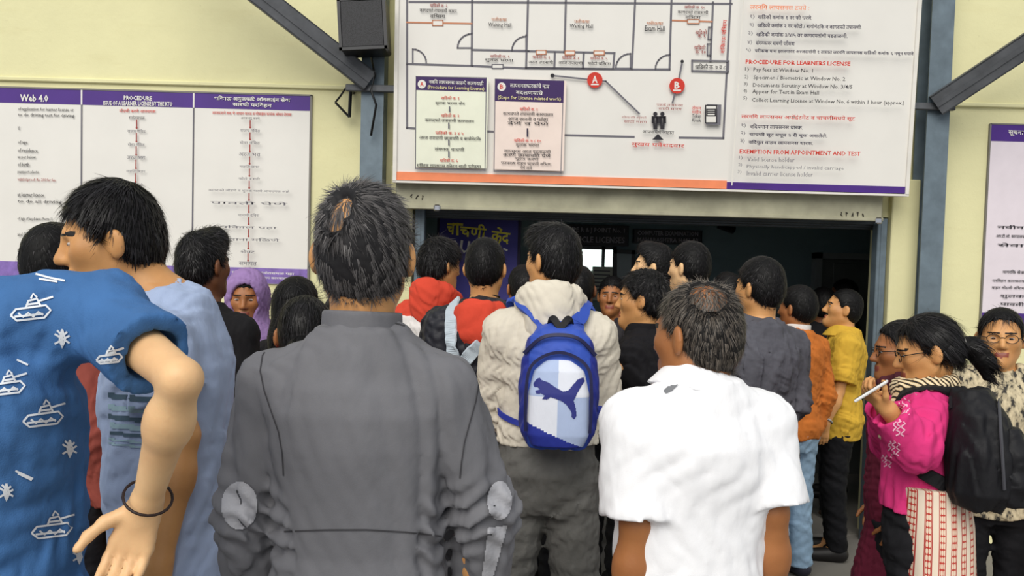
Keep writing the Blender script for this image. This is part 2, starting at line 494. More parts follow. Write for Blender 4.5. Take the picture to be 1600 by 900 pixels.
for x in (ox0 + .015, ox1 - .075):
    inroot(MB().box((x, WALL_Y - .03, 0), (x + .06, WALL_Y + .05, bz0 + .02), bev=.004).box((x + .02, WALL_Y - .034, 0), (x + .035, WALL_Y - .026, bz0)).build('guide_rail', STEEL, sb), sb)
gm = plain('scrawl_ink', (70, 68, 60), .8)
rs = random.Random(4)
for cx, cy, n, wd in ((1332, 336, 5, 40), (652, 309, 3, 26)):
    for i in range(n):
        a = [at(cx - wd / 2 + wd * (i + .2 + .5 * rs.random()) / n, cy + rs.uniform(-6, 6), WALL_Y - .153) for _ in range(4)]
        inroot(MB().tube(a, .0035, 4).build('scrawl', gm, sb), sb)
for x in (683, 1372):
    inroot(MB().box((-.02, -.02, -.02), (.02, .02, .02), Matrix.Translation(at(x, 345 if x > 1000 else 325, WALL_Y - .16)), bev=.008).build('latch', CHROME, sb), sb)

# steel columns with raking braces
def column(px_top, px_bot, label, sgn, name='steel_column', mat=STEEL):
    xb = at(px_bot[0], px_bot[1], WALL_Y - .12).x; wd = .135
    r = empty(name, (xb, WALL_Y - .1, 0)); tag(r, label, 'column')
    MB().box((-wd / 2, -.075, 0), (wd / 2, -.065, 4.4)).box((-wd / 2, .065, 0), (wd / 2, .075, 4.4)).box((-.006, -.065, 0), (.006, .065, 4.4)).box((wd / 2 - .012, -.065, 0), (wd / 2, .065, 4.4)).build('shaft', mat, r)
    MB().box((-wd / 2 - .04, -.09, 0), (wd / 2 + .04, .09, .012)).build('base_plate', STEELD, r)
    for dx in (-1, 1):
        for dy in (-1, 1): MB().tube([(dx * .09, dy * .06, .01), (dx * .09, dy * .06, .03)], .010, 6).build('bolt', STEELD, r)
    return r
c1 = column(None, (582, 270), 'blue-grey steel column behind the grey-jacketed man, left of the notice board', -1)
c2 = column(None, (1452, 330), 'blue-grey steel column between the gate and the small purple poster', 1)
def beam(root, a, b, name, mat, wd=.10, dp=.06):
    a, b = Vector(a), Vector(b); d = (b - a).normalized(); u = Vector((0, 1, 0)); u = (u - d * u.dot(d)).normalized(); v = d.cross(u)
    M = Matrix((( v.x, u.x, d.x, a.x), (v.y, u.y, d.y, a.y), (v.z, u.z, d.z, a.z), (0, 0, 0, 1))); L = (b - a).length
    mb = MB().box((-wd / 2, -dp / 2, 0), (wd / 2, -dp / 2 + .008, L), M).box((wd / 2 - .008, -dp / 2, 0), (wd / 2, dp / 2, L), M).box((-wd / 2, -dp / 2, 0), (-wd / 2 + .008, dp / 2, L), M).box((-.012, -dp / 2 - .006, 0), (.012, -dp / 2, L), M)
    return inroot(mb.build(name, mat, root), root)
b0 = at(578, 128, WALL_Y - .2); b1 = at(415, 0, 4.85); beam(c1, b0, b0 + (b1 - b0) * 2.2, 'brace', STEELD, .125, .08)
b0 = at(1462, 165, WALL_Y - .2); b1 = at(1560, 100, 4.85); beam(c2, b0, b0 + (b1 - b0) * 3, 'brace', STEELD, .13, .08)
for rt, x in ((c1, 585), (c2, 1440)):
    p = at(x, 138 if x < 1000 else 166, WALL_Y - .2)
    inroot(MB().box((p.x - .17, p.y - .01, p.z - .02), (p.x + .2, p.y + .02, p.z + .02), bev=.004).build('cross_bracket', STEELD, rt), rt)
# small triangular iron bracket beside the column
tr = [at(548, 140, 5.12), at(546, 183, 5.12), at(524, 160, 5.12)]
br = empty('triangle_bracket', (tr[0].x, 5.12, tr[1].z)); tag(br, 'small black iron triangle bracket beside the steel column', 'bracket')
inroot(MB().tube(tr[:2], .011, 6).tube([tr[1], tr[2]], .008, 6).build('bracket_frame', BLACK, br), br)
inroot(MB().tube([tr[2], at(532, 150, 5.12), at(540, 138, 5.12), tr[0]], .006, 6).tube([tr[0], (tr[0].x, WALL_Y, tr[0].z)], .011, 6).build('hook', BLACK, br), br)
# loudspeaker box on the column
p = at(569, 42, 4.86); sp = empty('loudspeaker', (p.x, p.y, p.z)); tag(sp, 'black box loudspeaker fixed high on the steel column', 'loudspeaker')
GR = NT('speaker_grille'); nz = GR.n('ShaderNodeTexVoronoi'); nz.inputs['Scale'].default_value = 160; GR.l(GR.coord(), nz.inputs['Vector'])
GR.l(GR.ramp(nz.outputs['Distance'], [(.2, (.003, .003, .004, 1)), (.6, (.02, .02, .025, 1))]), GR.b.inputs['Base Color']); GR.b.inputs['Roughness'].default_value = .6
Ms = Matrix.Rotation(math.radians(-4), 4, 'Y')
MB().box((-.135, -.06, -.145), (.135, .12, .145), Ms, bev=.012).build('cabinet', BLACK, sp)
MB().box((-.120, -.068, -.130), (.120, -.058, .130), Ms, bev=.004).build('grille', GR.m, sp)
MB().box((-.137, -.071, -.147), (.137, -.063, -.130), Ms).box((-.137, -.071, .130), (.137, -.063, .147), Ms).box((-.137, -.071, -.147), (-.120, -.063, .147), Ms).box((.120, -.071, -.147), (.137, -.063, .147), Ms).build('rim', plain('dark_grey_plastic', (52, 52, 55), .4), sp)
MB().tube([(0, .1, .1), (.02, .2, .1)], .02, 8).box((-.04, .15, .02), (.09, .19, .2)).build('mount', STEELD, sp)
mb = MB(); mb.tube([(.02, .13, -.13), (.05, .1, -.25), (.03, .1, -.34), (.06, .11, -.42), (.03, .12, -.6)], .007, 6); mb.build('cable', BLACK, sp, smooth=True)

# ------------------------------------------------------------------ boards with print
_font_cache = {}
class Board:
    """a flat board; its print is placed by the pixels it shows at, thrown on the board's plane"""
    def __init__(s, name, label, cat, origin, normal_tilt=0.0, yaw=0.0, thick=.03):
        s.o = Vector(origin); s.R = Matrix.Rotation(yaw, 3, 'Z') @ Matrix.Rotation(normal_tilt, 3, 'X')
        s.u = s.R @ Vector((1, 0, 0)); s.n = s.R @ Vector((0, -1, 0)); s.w = s.R @ Vector((0, 0, 1))
        s.root = bpy.data.objects.new(name, None); COL.objects.link(s.root); s.root.matrix_basis = Matrix.Translation(s.o) @ s.R.to_4x4(); tag(s.root, label, cat)
        s.k = 0; s.thick = thick
    def uv(s, px, py):
        r = ray(px, py); c = Vector((0, 0, CAM_Z)); t = (s.o - c).dot(s.n) / r.dot(s.n); p = c + r * t - s.o
        return p.dot(s.u), p.dot(s.w)
    def z(s): s.k += 1; return -.0015 - .00035 * s.k
    def panel(s, q, mat, name='panel', depth=None):
        """q: four pixels; a real board of some thickness"""
        (u0, w1), (u1, w0) = s.uv(*q[0]), s.uv(*q[1]); d = s.thick if depth is None else depth
        return MB().box((u0, 0.0, w0), (u1, d, w1), bev=.003).build(name, mat, s.root)
    def rect(s, a, b, mat, name='printed_panel', t=.0008):
        (u0, w1), (u1, w0) = s.uv(*a), s.uv(*b); y = s.z()
        return MB().box((u0, y, min(w0, w1)), (u1, y + t, max(w0, w1))).build(name, mat, s.root)
    def lines(s, strokes, width, mat, name='printed_line'):
        for st in strokes:
            y = s.z() if st is strokes[0] else y; mb = MB()
            P = [s.uv(*p) for p in st]
            for (a, b), (c, d) in zip(P[:-1], P[1:]):
                L = math.hypot(c - a, d - b) or 1; nx, ny = -(d - b) / L * width / 2, (c - a) / L * width / 2; ex, ey = (c - a) / L * width / 2, (d - b) / L * width / 2
                mb.add([(a + nx - ex, y, b + ny - ey), (a - nx - ex, y, b - ny - ey), (c - nx + ex, y, d - ny + ey), (c + nx + ex, y, d + ny + ey)], [(0, 1, 2, 3)])
            mb.build(name, mat, s.root)
    def disc(s, c, r, mat, name='printed_disc', n=28):
        u, w = s.uv(*c); y = s.z(); rr = abs(s.uv(c[0] + r, c[1])[0] - u)
        return MB().add([(u + rr * math.cos(2 * math.pi * i / n), y, w + rr * math.sin(2 * math.pi * i / n)) for i in range(n)], [tuple(range(n))]).build(name, mat, s.root)
    def text(s, body, a, b, mat, hpx, name='lettering', bold=.0, rot=0):
        """text from pixel a (left, middle) to the width of pixel b, hpx tall"""
        cu = bpy.data.curves.new('t', 'FONT'); cu.body = body; cu.resolution_u = 1; cu.offset = bold
        ob = bpy.data.objects.new('t', cu); COL.objects.link(ob)
        me = bpy.data.meshes.new_from_object(ob.evaluated_get(bpy.context.evaluated_depsgraph_get()))
        bpy.data.objects.remove(ob); bpy.data.curves.remove(cu)
        n = len(me.vertices)
        if not n: return None
        co = np.zeros(n * 3, np.float32); me.vertices.foreach_get('co', co); co = co.reshape(-1, 3)
        lo, hi = co.min(0), co.max(0)
        u0, w0 = s.uv(*a); u1, w1 = s.uv(*b); hh = abs(s.uv(a[0], a[1] - hpx / 2)[1] - s.uv(a[0], a[1] + hpx / 2)[1]); L = math.hypot(u1 - u0, w1 - w0)
        x = (co[:, 0] - lo[0]) / max(hi[0] - lo[0], 1e-6) * L; z = ((co[:, 1] - lo[1]) / max(hi[1] - lo[1], 1e-6) - .5) * hh
        ang = math.atan2(w1 - w0, u1 - u0); 
        co2 = np.stack([u0 + x * math.cos(ang) - z * math.sin(ang), np.full(n, s.z()), w0 + x * math.sin(ang) + z * math.cos(ang)], 1).astype(np.float32)
        me.vertices.foreach_set('co', co2.ravel()); me.materials.clear(); me.name = name; me.update()
        return link(name, me, mat, s.root)

PWHITE = plain('sign_white', (228, 225, 219), .45, var=.03, scale=3)
PGREEN = plain('sign_pale_green', (232, 234, 214), .5, var=.03); PPINK = plain('sign_pale_pink', (238, 220, 210), .5, var=.03)
PURP = plain('sign_purple', (72, 36, 128), .5, var=.1, scale=5); DPURP = plain('sign_dark_purple', (54, 24, 88), .5)
ORNG = plain('sign_orange', (240, 140, 96), .5); INK = plain('ink_black', (40, 38, 44), .7); INKG = plain('ink_grey', (110, 108, 116), .7); INKN = plain('ink_navy', (40, 34, 62), .7)
RED = plain('ink_red', (204, 50, 34), .6); REDD = plain('ink_dark_red', (150, 46, 40), .6); OCH = plain('ink_ochre', (196, 130, 96), .6); FRAME = plain('board_frame_white', (226, 222, 214), .5)
YELL = plain('paint_yellow', (238, 226, 80), .6); NAVY = plain('banner_violet', (66, 62, 140), .6, var=.12, scale=5)
# ---- the big notice board over the gate
mb_o = at(617, 281, 4.98)
B = Board('notice_board', 'large white notice board with floor plan and licence steps over the gate', 'notice board', mb_o, math.radians(2.5), 0, .05)
u0, w0 = B.uv(617, 279); u1, w1 = B.uv(1416, 299); wt = 1.55
MB().box((u0, 0, 0), (u1, .05, wt), bev=.004).build('panel', PWHITE, B.root)
MB().box((u0 - .012, -.012, -.01), (u0 + .01, .06, wt)).box((u1 - .01, -.012, -.01), (u1 + .012, .06, wt)).box((u0 - .012, -.012, -.016), (u1 + .012, .06, -.004)).build('frame', FRAME, B.root)
su = B.uv(1135, 290)[0]
MB().box((u0, -.006, 0), (su, .001, .048)).build('orange_band', ORNG, B.root)
MB().box((su, -.006, 0), (u1, .001, .040)).build('purple_band', PURP, B.root)
B.lines([[(636, 200), (636, -30)], [(636, 100), (738, 103), (822, 107), (1046, 109)], [(636, 200), (650, 201)], [(757, 205), (776, 206)], [(880, 211), (990, 214)], [(1062, 215), (1130, 216), (1143, -30)], [(640, 3), (1143, 6)],
         [(738, -30), (737, 102)], [(738, 78), (826, 80), (960, 83), (958, 107)], [(826, -30), (822, 106)], [(885, -30), (882, 82)], [(994, -30), (987, 108)], [(1050, -30), (1046, 108)], [(1114, 4), (1110, 96)],
         [(867, 82), (866, 107)], [(912, 83), (911, 107)], [(822, 106), (958, 108)]], .012, INKG)
B.lines([[(636, 35), (737, 37)], [(1051, 32), (1112, 34)]], .009, OCH)
def arc(cx, cy, r, a0, a1): return [(cx + r * math.cos(math.radians(a)), cy - r * math.sin(math.radians(a))) for a in np.linspace(a0, a1, 8)]
B.lines([[(645, 98), (645, 77)] + arc(645, 98, 21, 90, 0), [(737, 75), (737, 52)] + arc(737, 75, 22, 90, 180) + [(737, 75)], [(822, 79), (822, 55)] + arc(822, 79, 22, 90, 180) + [(822, 79)], [(985, 107), (985, 84)] + arc(985, 107, 23, 90, 180) + [(985, 107)], [(1046, 108), (1046, 85)] + arc(1046, 108, 22, 90, 180) + [(1046, 108)]], .009, INKG)
for a, b in (((676, 32), (692, 40)), ((769, 101), (786, 107)), ((838, 79), (853, 85)), ((883, 80), (898, 86)), ((928, 80), (944, 86)), ((1074, 31), (1092, 37))):
    B.rect(a, b, PWHITE, 'plan_window'); B.lines([[a, (b[0], a[1]), b, (a[0], b[1]), a]], .006, OCH if a[1] != 101 else INKG)
B.lines([[(1081, 95), (1138, 96), (1137, 113), (1081, 111), (1081, 95)]], .010, INKG)
B.lines([[(1107, 43), (1111, 43), (1110, 62), (1106, 62), (1107, 43)], [(1105, 69), (1110, 69), (1109, 87), (1105, 87), (1105, 69)]], .008, INKG)
K = 'खिडकी क.'
red = [('खिडकी क. २', 672, 8, 27, 6), ('पतीकषा', 768, 30, 24, 6), ('पतीकषा', 897, 33, 24, 6), ('परीकषा', 1010, 36, 26, 6), ('खिडकी क. १०', 1069, 11, 32, 6), ('खिडकी', 1086, 50, 18, 7), ('क. ९', 1090, 57, 12, 6), ('खिडकी', 1084, 74, 18, 7), ('क. १०', 1086, 82, 16, 6), ('खिडकी क. १', 766, 88, 30, 6), ('खिडकी क. ३', 832, 89, 27, 6), ('खिडकी क. ४', 878, 90, 27, 6), ('खिडकी क. ५', 922, 91, 27, 6)]
for t, x, y, L, h in red: B.text(t, (x, y), (x + L, y + L * .027), REDD if h > 6 else OCH if 'क' in t and y in (30, 33, 36) else REDD, h, bold=.01)
blk = [('कागदपते तपासणी कारय', 656, 16, 58, 7), ('विभाग', 672, 25, 24, 7), ('Waiting Hall', 763, 40, 36, 8), ('Waiting Hall', 890, 42, 36, 8), ('Exam Hall', 1007, 45, 31, 8), ('कागदपते तपासणी', 1058, 19, 48, 6), ('विभाग', 1070, 27, 24, 6), ('शुलक भरणा', 758, 95, 44, 6), ('अरज तपासणी', 826, 97, 38, 6), ('अरज तपासणी', 872, 98, 38, 6), ('फोटो विभाग', 918, 99, 36, 6), ('खिडकी क. ७ व ८', 1085, 104, 48, 8)]
for t, x, y, L, h in blk: B.text(t, (x, y), (x + L, y + L * .027), INK, h, bold=.012)
B.text('शिकाऊ विभाग', (1127, 84), (1131, 32), RED, 8, bold=.012)
# route lines, markers, feet, kiosk
B.lines([[(863, 119), (918, 125)], [(938, 127), (946, 128), (998, 178)], [(1065, 98), (1060, 124)], [(1054, 146), (1050, 161)]], .010, INKG)
B.disc((863, 119), 3.2, INK); B.disc((1065, 97), 2.6, INK)
for c, t in (((929, 126), 'A'), ((1057, 135), 'B')):
    B.disc(c, 12, RED, 'route_marker'); B.text(t, (c[0] - 4.2, c[1] - 1), (c[0] + 4.2, c[1] - 1), PWHITE, 11, bold=.03); B.lines([[(c[0] - 5, c[1] + 7), (c[0] + 5, c[1] + 7)]], .008, PWHITE)
for cx in (1023, 1034):
    B.disc((cx, 179), 3.4, INK, 'person_pictogram'); B.lines([[(cx - 2.5, 184), (cx - 1.5, 201)], [(cx + 2.5, 184), (cx + 1.5, 201)], [(cx - 4, 184), (cx + 4, 184)], [(cx - 4, 186), (cx - 4, 192)], [(cx + 4, 186), (cx + 4, 192)]], .013, INK, 'person_pictogram')
B.text('शिकाऊ शिक अनुजपती', (971, 184), (1009, 185), REDD, 5); B.text('साठी मारग', (974, 190), (1010, 191), REDD, 5)
B.text('पकके लायसनस', (1025, 164), (1066, 165), REDD, 5); B.text('साठी मारग', (1028, 170), (1064, 171), REDD, 5)
B.text('आपण येथे आहात', (1003, 206), (1052, 208), INK, 7, bold=.012)
y = B.z(); pts = [B.uv(1018, 219), B.uv(1036, 219.5), B.uv(1027, 210)]
MB().add([(a, y, b) for a, b in pts], [(0, 1, 2)]).build('arrow_head', INK, B.root)
B.text('मुखय पवेशदवार', (986, 226), (1068, 229), RED, 9, bold=.012)
for i, (t, c) in enumerate((('टोकन', RED), ('मशीन', RED), ('Token', INK), ('Kiosk', INK))): B.text(t, (1080, 169 + 6.5 * i), (1094, 169.5 + 6.5 * i), c, 6, bold=.01)
B.rect((1103, 164), (1124, 196), INKG, 'kiosk_pictogram'); B.rect((1101, 166), (1118, 193), PWHITE, 'kiosk_pictogram'); B.lines([[(1101, 166), (1118, 166), (1118, 193), (1101, 193), (1101, 166)], [(1103, 172), (1116, 172), (1116, 182), (1103, 182), (1103, 172)], [(1104, 175), (1115, 175)], [(1104, 178), (1115, 178)]], .007, INK, 'kiosk_pictogram')
# the two printed step boxes
B.rect((651, 121), (760, 264), PGREEN, 'step_box'); B.lines([[(651, 121), (650, 264), (758, 267), (760, 123), (651, 121)]], .005, INKG)
B.rect((651, 121), (760, 145), DPURP, 'step_box_header')
B.rect((774, 125), (880, 268), PPINK, 'step_box'); B.lines([[(774, 125), (772, 268), (876, 271), (880, 128), (774, 125)]], .005, INKG)
B.rect((774, 125), (880, 162), DPURP, 'step_box_header')
for c, t in (((660, 133), 'A'), ((784, 137), 'B')):
    B.disc(c, 6.5, PWHITE); B.text(t, (c[0] - 3, c[1]), (c[0] + 3, c[1]), RED, 7, bold=.02)
B.text('नविन लायसनस काढणे कारयवाही', (671, 129), (756, 132), PWHITE, 8, bold=.012); B.text('(Procedure for Learning License)', (669, 138), (757, 141), plain('ink_cream', (226, 214, 160), .6), 7, bold=.012)
B.text('लायसनसधारकांचे नाव', (797, 134), (858, 136), PWHITE, 8, bold=.012); B.text('बदलणयाचे', (806, 145), (848, 147), PWHITE, 8, bold=.012); B.text('(Steps for License related work)', (778, 154), (876, 157), MATS['ink_cream'], 7, bold=.012)
lines_a = [('खिडकी क. १', 690, 154, 28, 1), ('शुलक भरणा केंद', 681, 162, 46, 0), ('खिडकी क. २', 690, 181, 28, 1), ('कागदपते तपासणी कारयालय', 665, 188, 76, 0), ('खिडकी क. ३ ४ ५', 681, 208, 44, 1), ('अरज तपासणी छायाचित व बायोमेटिक', 656, 215, 96, 0), ('संगणक चाचणी', 680, 233, 46, 0), ('खिडकी क. ६', 688, 251, 28, 1), ('शिकाऊ लायसनस वितरण साठी पतीकषा', 652, 258, 100, 0)]
for t, x, y_, L, r in lines_a: B.text(t, (x, y_), (x + L, y_ + L * .027), RED if r else INK, 6, bold=.008)
B.lines([[(703, 169), (703, 175)], [(702, 194), (702, 201)], [(702, 220), (702, 227)], [(702, 238), (702, 246)]], .009, INKG)
lines_b = [('खिडकी क. २', 812, 171, 28, 1), ('कागदपते तपासणी कारयालय', 786, 178, 78, 0), ('अरज छाननी व फॉरम', 794, 186, 62, 0), ('देणे व घेणे', 793, 193, 64, 0), ('खिडकी क. ७ ८ १०', 803, 220, 42, 1), ('शुलक भरणा', 806, 228, 36, 0), ('लायसनस अरज पडताळणी', 788, 236, 72, 0), ('करणे छायाचित घेणे', 786, 242, 74, 0), ('पूरण करणे', 805, 249, 36, 0), ('पतयकष वाहन चाचणी विभाग', 783, 255, 78, 0), ('येथे जावे', 813, 262, 18, 0)]
for t, x, y_, L, r in lines_b: B.text(t, (x, y_), (x + L, y_ + L * .027), RED if r else INK, 6, bold=.008)
B.lines([[(824, 203), (824, 214)]], .009, INKN)
# right column of text
col = [('लरनिंग लायसनस टपपे :', 1169, 13, 92, 9, 'O', .014), ('१)', 1169, 29, 7, 7, 'N', 0), ('खिडकी कमांक १ वर फी भरणे.', 1181, 29, 84, 8, 'N', .02), ('२)', 1168, 42, 7, 7, 'N', 0), ('खिडकी कमांक २ वर फोटो / बायोमेटिक व कागदपते तपासणी.', 1180, 42, 162, 8, 'N', .02), ('३)', 1166, 55, 7, 7, 'N', 0), ('खिडकी कमांक ३/४/५ वर कागदपतांची पडताळणी.', 1178, 56, 142, 8, 'N', .02), ('४)', 1165, 69, 7, 7, 'N', 0), ('संगणकावर चाचणी परीकषा', 1178, 69, 60, 8, 'N', .02), ('५)', 1163, 81, 7, 7, 'N', 0), ('परीकषा पास झालयावर अरजदारांनी १ तासात लरनिंग लायसनस खिडकी कमांक ६ मधून घयावे', 1176, 82, 246, 8, 'N', .02),
       ('PROCEDURE FOR LEARNERS LICENSE', 1162, 99, 162, 7, 'R', .03), ('1)', 1161, 111, 6, 7, 'K', 0), ('Pay fees at Window No. 1', 1174, 112, 92, 8, 'K', .01), ('2)', 1160, 123, 6, 7, 'K', 0), ('Specimen / Biometric at Window No. 2', 1174, 124, 142, 8, 'K', .01), ('3)', 1159, 134, 6, 7, 'K', 0), ('Documents Scrutiny at Window No. 3/4/5', 1173, 136, 154, 8, 'K', .01), ('4)', 1158, 145, 6, 7, 'K', 0), ('Appear for Test in Exam Hall', 1172, 146, 103, 8, 'K', .01), ('5)', 1158, 156, 6, 7, 'K', 0), ('Collect Learning License at Window No. 6 within 1 hour (approx.)', 1171, 159, 236, 8, 'K', .01),
       ('लरनिंग लायसनस अपॉइंटमेंट व चाचणीमधये सूट', 1155, 184, 176, 9, 'R', .014), ('१)', 1155, 198, 7, 7, 'N', 0), ('विदयमान लायसनस धारक.', 1168, 199, 82, 8, 'N', .02), ('२)', 1154, 210, 7, 7, 'N', 0), ('चाचणी सूट मधून ३ री चूक असलेले.', 1167, 212, 121, 8, 'N', .02), ('३)', 1153, 222, 7, 7, 'N', 0), ('विदयुत वाहन लायसनस धारक.', 1166, 224, 100, 8, 'N', .02),
       ('EXEMPTION FROM APPOINTMENT AND TEST', 1152, 238, 187, 7, 'R', .02), ('1)', 1151, 248, 6, 6, 'G', 0), ('Valid license holder', 1164, 250, 73, 7, 'G', .0), ('2)', 1150, 259, 6, 6, 'G', 0), ('Physically handicapped / invalid carriage', 1163, 262, 150, 7, 'G', .0), ('3)', 1149, 270, 6, 6, 'G', 0), ('Invalid carrier license holder', 1163, 272, 102, 7, 'G', .0)]
for t, x, y_, L, h, c, bd in col: B.text(t, (x, y_), (x + L, y_ + L * .02), {'O': ORNG, 'N': INKN, 'R': RED, 'K': INK, 'G': INKG}[c], h, bold=bd)
B.lines([[(1160, -30), (1140, 290)]], .006, FRAME, 'panel_seam')

# ---- the wide poster on the wall at left: three columns
L = Board('wall_poster', 'wide white three-column poster with purple header on cream wall', 'poster', at(28, 440, WALL_Y - .012), 0, 0, .010)
ul, wl = L.uv(-75, 430); ur, wr = L.uv(482, 445); ut, wtp = L.uv(250, 143); zb = L.uv(380, 443)[1]
MB().box((ul, 0, zb), (ur, .010, wtp), bev=.002).build('panel', PWHITE, L.root)
hb = L.uv(250, 167)[1]; fb = L.uv(380, 418)[1]
MB().box((ul, -.0016, hb), (ur - .004, 0, wtp - .003)).build('header_band', PURP, L.root)
PLIL = plain('sign_lilac', (132, 106, 178), .5, var=.25, scale=18)
MB().box((ul, -.0016, zb + .003), (ur - .004, 0, fb)).build('footer_band', PLIL, L.root)
MB().box((ur - .008, -.004, zb), (ur + .004, .012, wtp)).box((ul, -.004, wtp - .004), (ur + .004, .012, wtp + .006)).build('frame', plain('poster_edge', (120, 116, 110), .5), L.root)
for x in (128, 303):
    a = L.uv(x, 141)[0]; b = L.uv(x - 2, 420)[0]; MB().box((a - .005, -.004, hb), (a + .005, -.001, wtp - .003)).build('divider', PWHITE, L.root); MB().box((a - .004, -.004, fb), (a + .004, -.001, hb)).build('divider', INKG, L.root)
L.k = 8
L.text('Web 4.0', (32, 153), (76, 154), PWHITE, 12, bold=.03)
L.text('PROCEDURE', (194, 153), (238, 154), PWHITE, 7, bold=.03); L.text('ISSUE OF A LEARNER LICENSE BY THE RTO', (162, 161), (270, 163), PWHITE, 7, bold=.03)
L.text('शिकाऊ अनुजपती ऑनलाईन सेवा', (335, 154), (454, 157), PWHITE, 9, bold=.025); L.text('सारथी परिवहन', (364, 163), (425, 165), PWHITE, 8, bold=.025)
L.text('नोंदणी करणे आवशयक', (187, 173), (244, 174), RED, 6, bold=.01)
L.text('अरजदाराने सव: चे आधार कारड व मोबाईल कमांक सोबत ठेवावा', (332, 176), (456, 179), RED, 6, bold=.01)
lt = [('of application for learner license or', 171, 116), ('to do driving test for driving', 180, 117), ('test', 200, 32), ('of age', 223, 44), ('of residence', 235, 60), ('as per below', 246, 57), ('of birth', 257, 47), ('passport photo', 269, 62), ('valid id proof: Rs. 200 for fee', 281, 88), ('at learner licence', 304, 70), ('to do all driving', 315, 98), ('of age of applicant (Form 1)', 342, 84), ('and fill in form 2', 366, 66), ('to be attached with', 391, 62), ('no learners licence', 399, 60), ('or of age', 412, 40)]
for t, y_, xe in lt: L.text(t, (29, y_), (xe, y_ + .02 * (xe - 29)), INK if y_ < 281 or y_ > 290 else REDD, 6.5, bold=.008)
def flow(xc, y0, y1, wide, items, seedn):
    rr = random.Random(seedn); n = len(items); 
    for i, t in enumerate(items):
        y_ = y0 + (y1 - y0) * i / (n - 1); x = xc - (y_ - y0) * .012; wd = wide.get(i, rr.uniform(22, 34))
        L.text(t, (x - wd / 2, y_ - .01 * wd), (x + wd / 2, y_ + .012 * wd), INKG if i else INK, 5.5, bold=.004)
        if i < n - 1: L.lines([[(x, y_ + 4), (x - .1, y_ + (y1 - y0) / (n - 1) - 4)]], .007, REDD, 'flow_arrow'); L.disc((x, y_ + (y1 - y0) / (n - 1) - 4.5), 1.5, REDD, 'flow_arrow')
words = ['संकेतसथळ', 'राजय निवड', 'सेवा निवड', 'अरज भरा', 'माहिती जतन', 'फोटो व सही', 'कागदपते जोडणे व शुलक भरणे आवशयक आहे', 'पावती घेणे', 'चाचणी दिवस', 'निकाल पहा', 'परवाना मिळणे', 'शेवट']
flow(215, 184, 415, {6: 62, 9: 60, 10: 50}, words, 3)
flow(393, 186, 412, {6: 126, 7: 120, 9: 88, 10: 96}, ['अरज सुरू करणे'] + words[1:] + ['समापत'], 5)
L.text('अधिक माहितीसाठी संकेतसथळ पहा', (340, 424), (462, 428), PWHITE, 5, bold=.01); L.text('परिवहन विभाग कारयालय', (380, 433), (455, 435), PWHITE, 5, bold=.01)

# ---- the poster at the right end of the wall
Rr = Board('wall_poster', 'narrow pale poster with purple bands right of steel column', 'poster', at(1552, 440, WALL_Y - .012), 0, 0, .010)
xa = Rr.uv(1540, 350)[0]; zt = Rr.uv(1570, 194)[1]; zb2 = Rr.uv(1545, 516)[1]
PLAV = plain('sign_lavender_white', (224, 214, 222), .5, var=.03)
MB().box((xa, 0, zb2), (xa + .62, .010, zt), bev=.002).build('panel', PLAV, Rr.root)
MB().box((xa + .003, -.0016, zt - .105), (xa + .617, 0, zt - .003)).build('header_band', PURP, Rr.root)
MB().box((xa + .003, -.0016, zb2 + .003), (xa + .617, 0, zb2 + .11)).build('footer_band', PURP, Rr.root)
MB().box((xa - .006, -.004, zb2), (xa + .004, .012, zt)).box((xa, -.004, zt - .004), (xa + .62, .012, zt + .004)).build('frame', MATS['poster_edge'], Rr.root)
Rr.k = 6
Rr.text('सूचना', (1575, 208), (1599, 209), PWHITE, 9, bold=.02)
for t, x, y_ in (('नवीन', 1558, 354), ('आर.टी.ओ. कारयालय', 1556, 368), ('सेवा', 1558, 382), ('नागरिक सेवा', 1566, 424), ('परिवहन कारयालय', 1550, 438), ('वाहन नोंदणी विभाग', 1549, 449), ('शुलक', 1562, 463), ('पावती', 1562, 474)): Rr.text(t, (x, y_), (1600, y_ + 1), INK, 6, bold=.008)

# ---- inside the gate
bn = Board('hanging_banner', 'violet hanging banner with yellow Devanagari lettering inside the gate', 'banner', at(745, 385, 5.75), 0, math.radians(-14), .012)
a, b = bn.uv(686, 338), bn.uv(808, 470)
MB().box((a[0], 0, b[1]), (b[0], .012, a[1]), bev=.002).build('panel', NAVY, bn.root)
MB().box((a[0] - .01, -.006, a[1] - .012), (b[0] + .01, .018, a[1] + .012)).box((a[0] - .01, -.006, b[1]), (a[0] + .006, .018, a[1])).box((b[0] - .006, -.006, b[1]), (b[0] + .012, .018, a[1])).build('frame', INKN, bn.root)
MB().tube([(a[0], .006, a[1]), (a[0], .006, 3.21 - bn.o.z)], .006, 6).tube([(b[0], .006, a[1]), (b[0], .006, 3.21 - bn.o.z)], .006, 6).build('hanger', BLACK, bn.root)
bn.text('च', (698, 357), (711, 358), YELL, 17, bold=.03); bn.text('चणी', (719, 358), (760, 362), YELL, 22, bold=.022); bn.text('केंद', (768, 366), (797, 370), YELL, 25, bold=.022)
bn.lines([[(709, 350), (722, 351)], [(715, 350), (715, 366)]], .016, YELL, 'lettering')
bn.lines([[(782, 376), (777, 383)]], .012, YELL, 'lettering')
bn.text('U', (719, 385), (734, 387), PWHITE, 20, bold=.03); bn.lines([[(711, 377), (714, 381)], [(788, 389), (792, 391)]], .012, PWHITE, 'lettering')
BDK = plain('board_black', (28, 26, 36), .4)
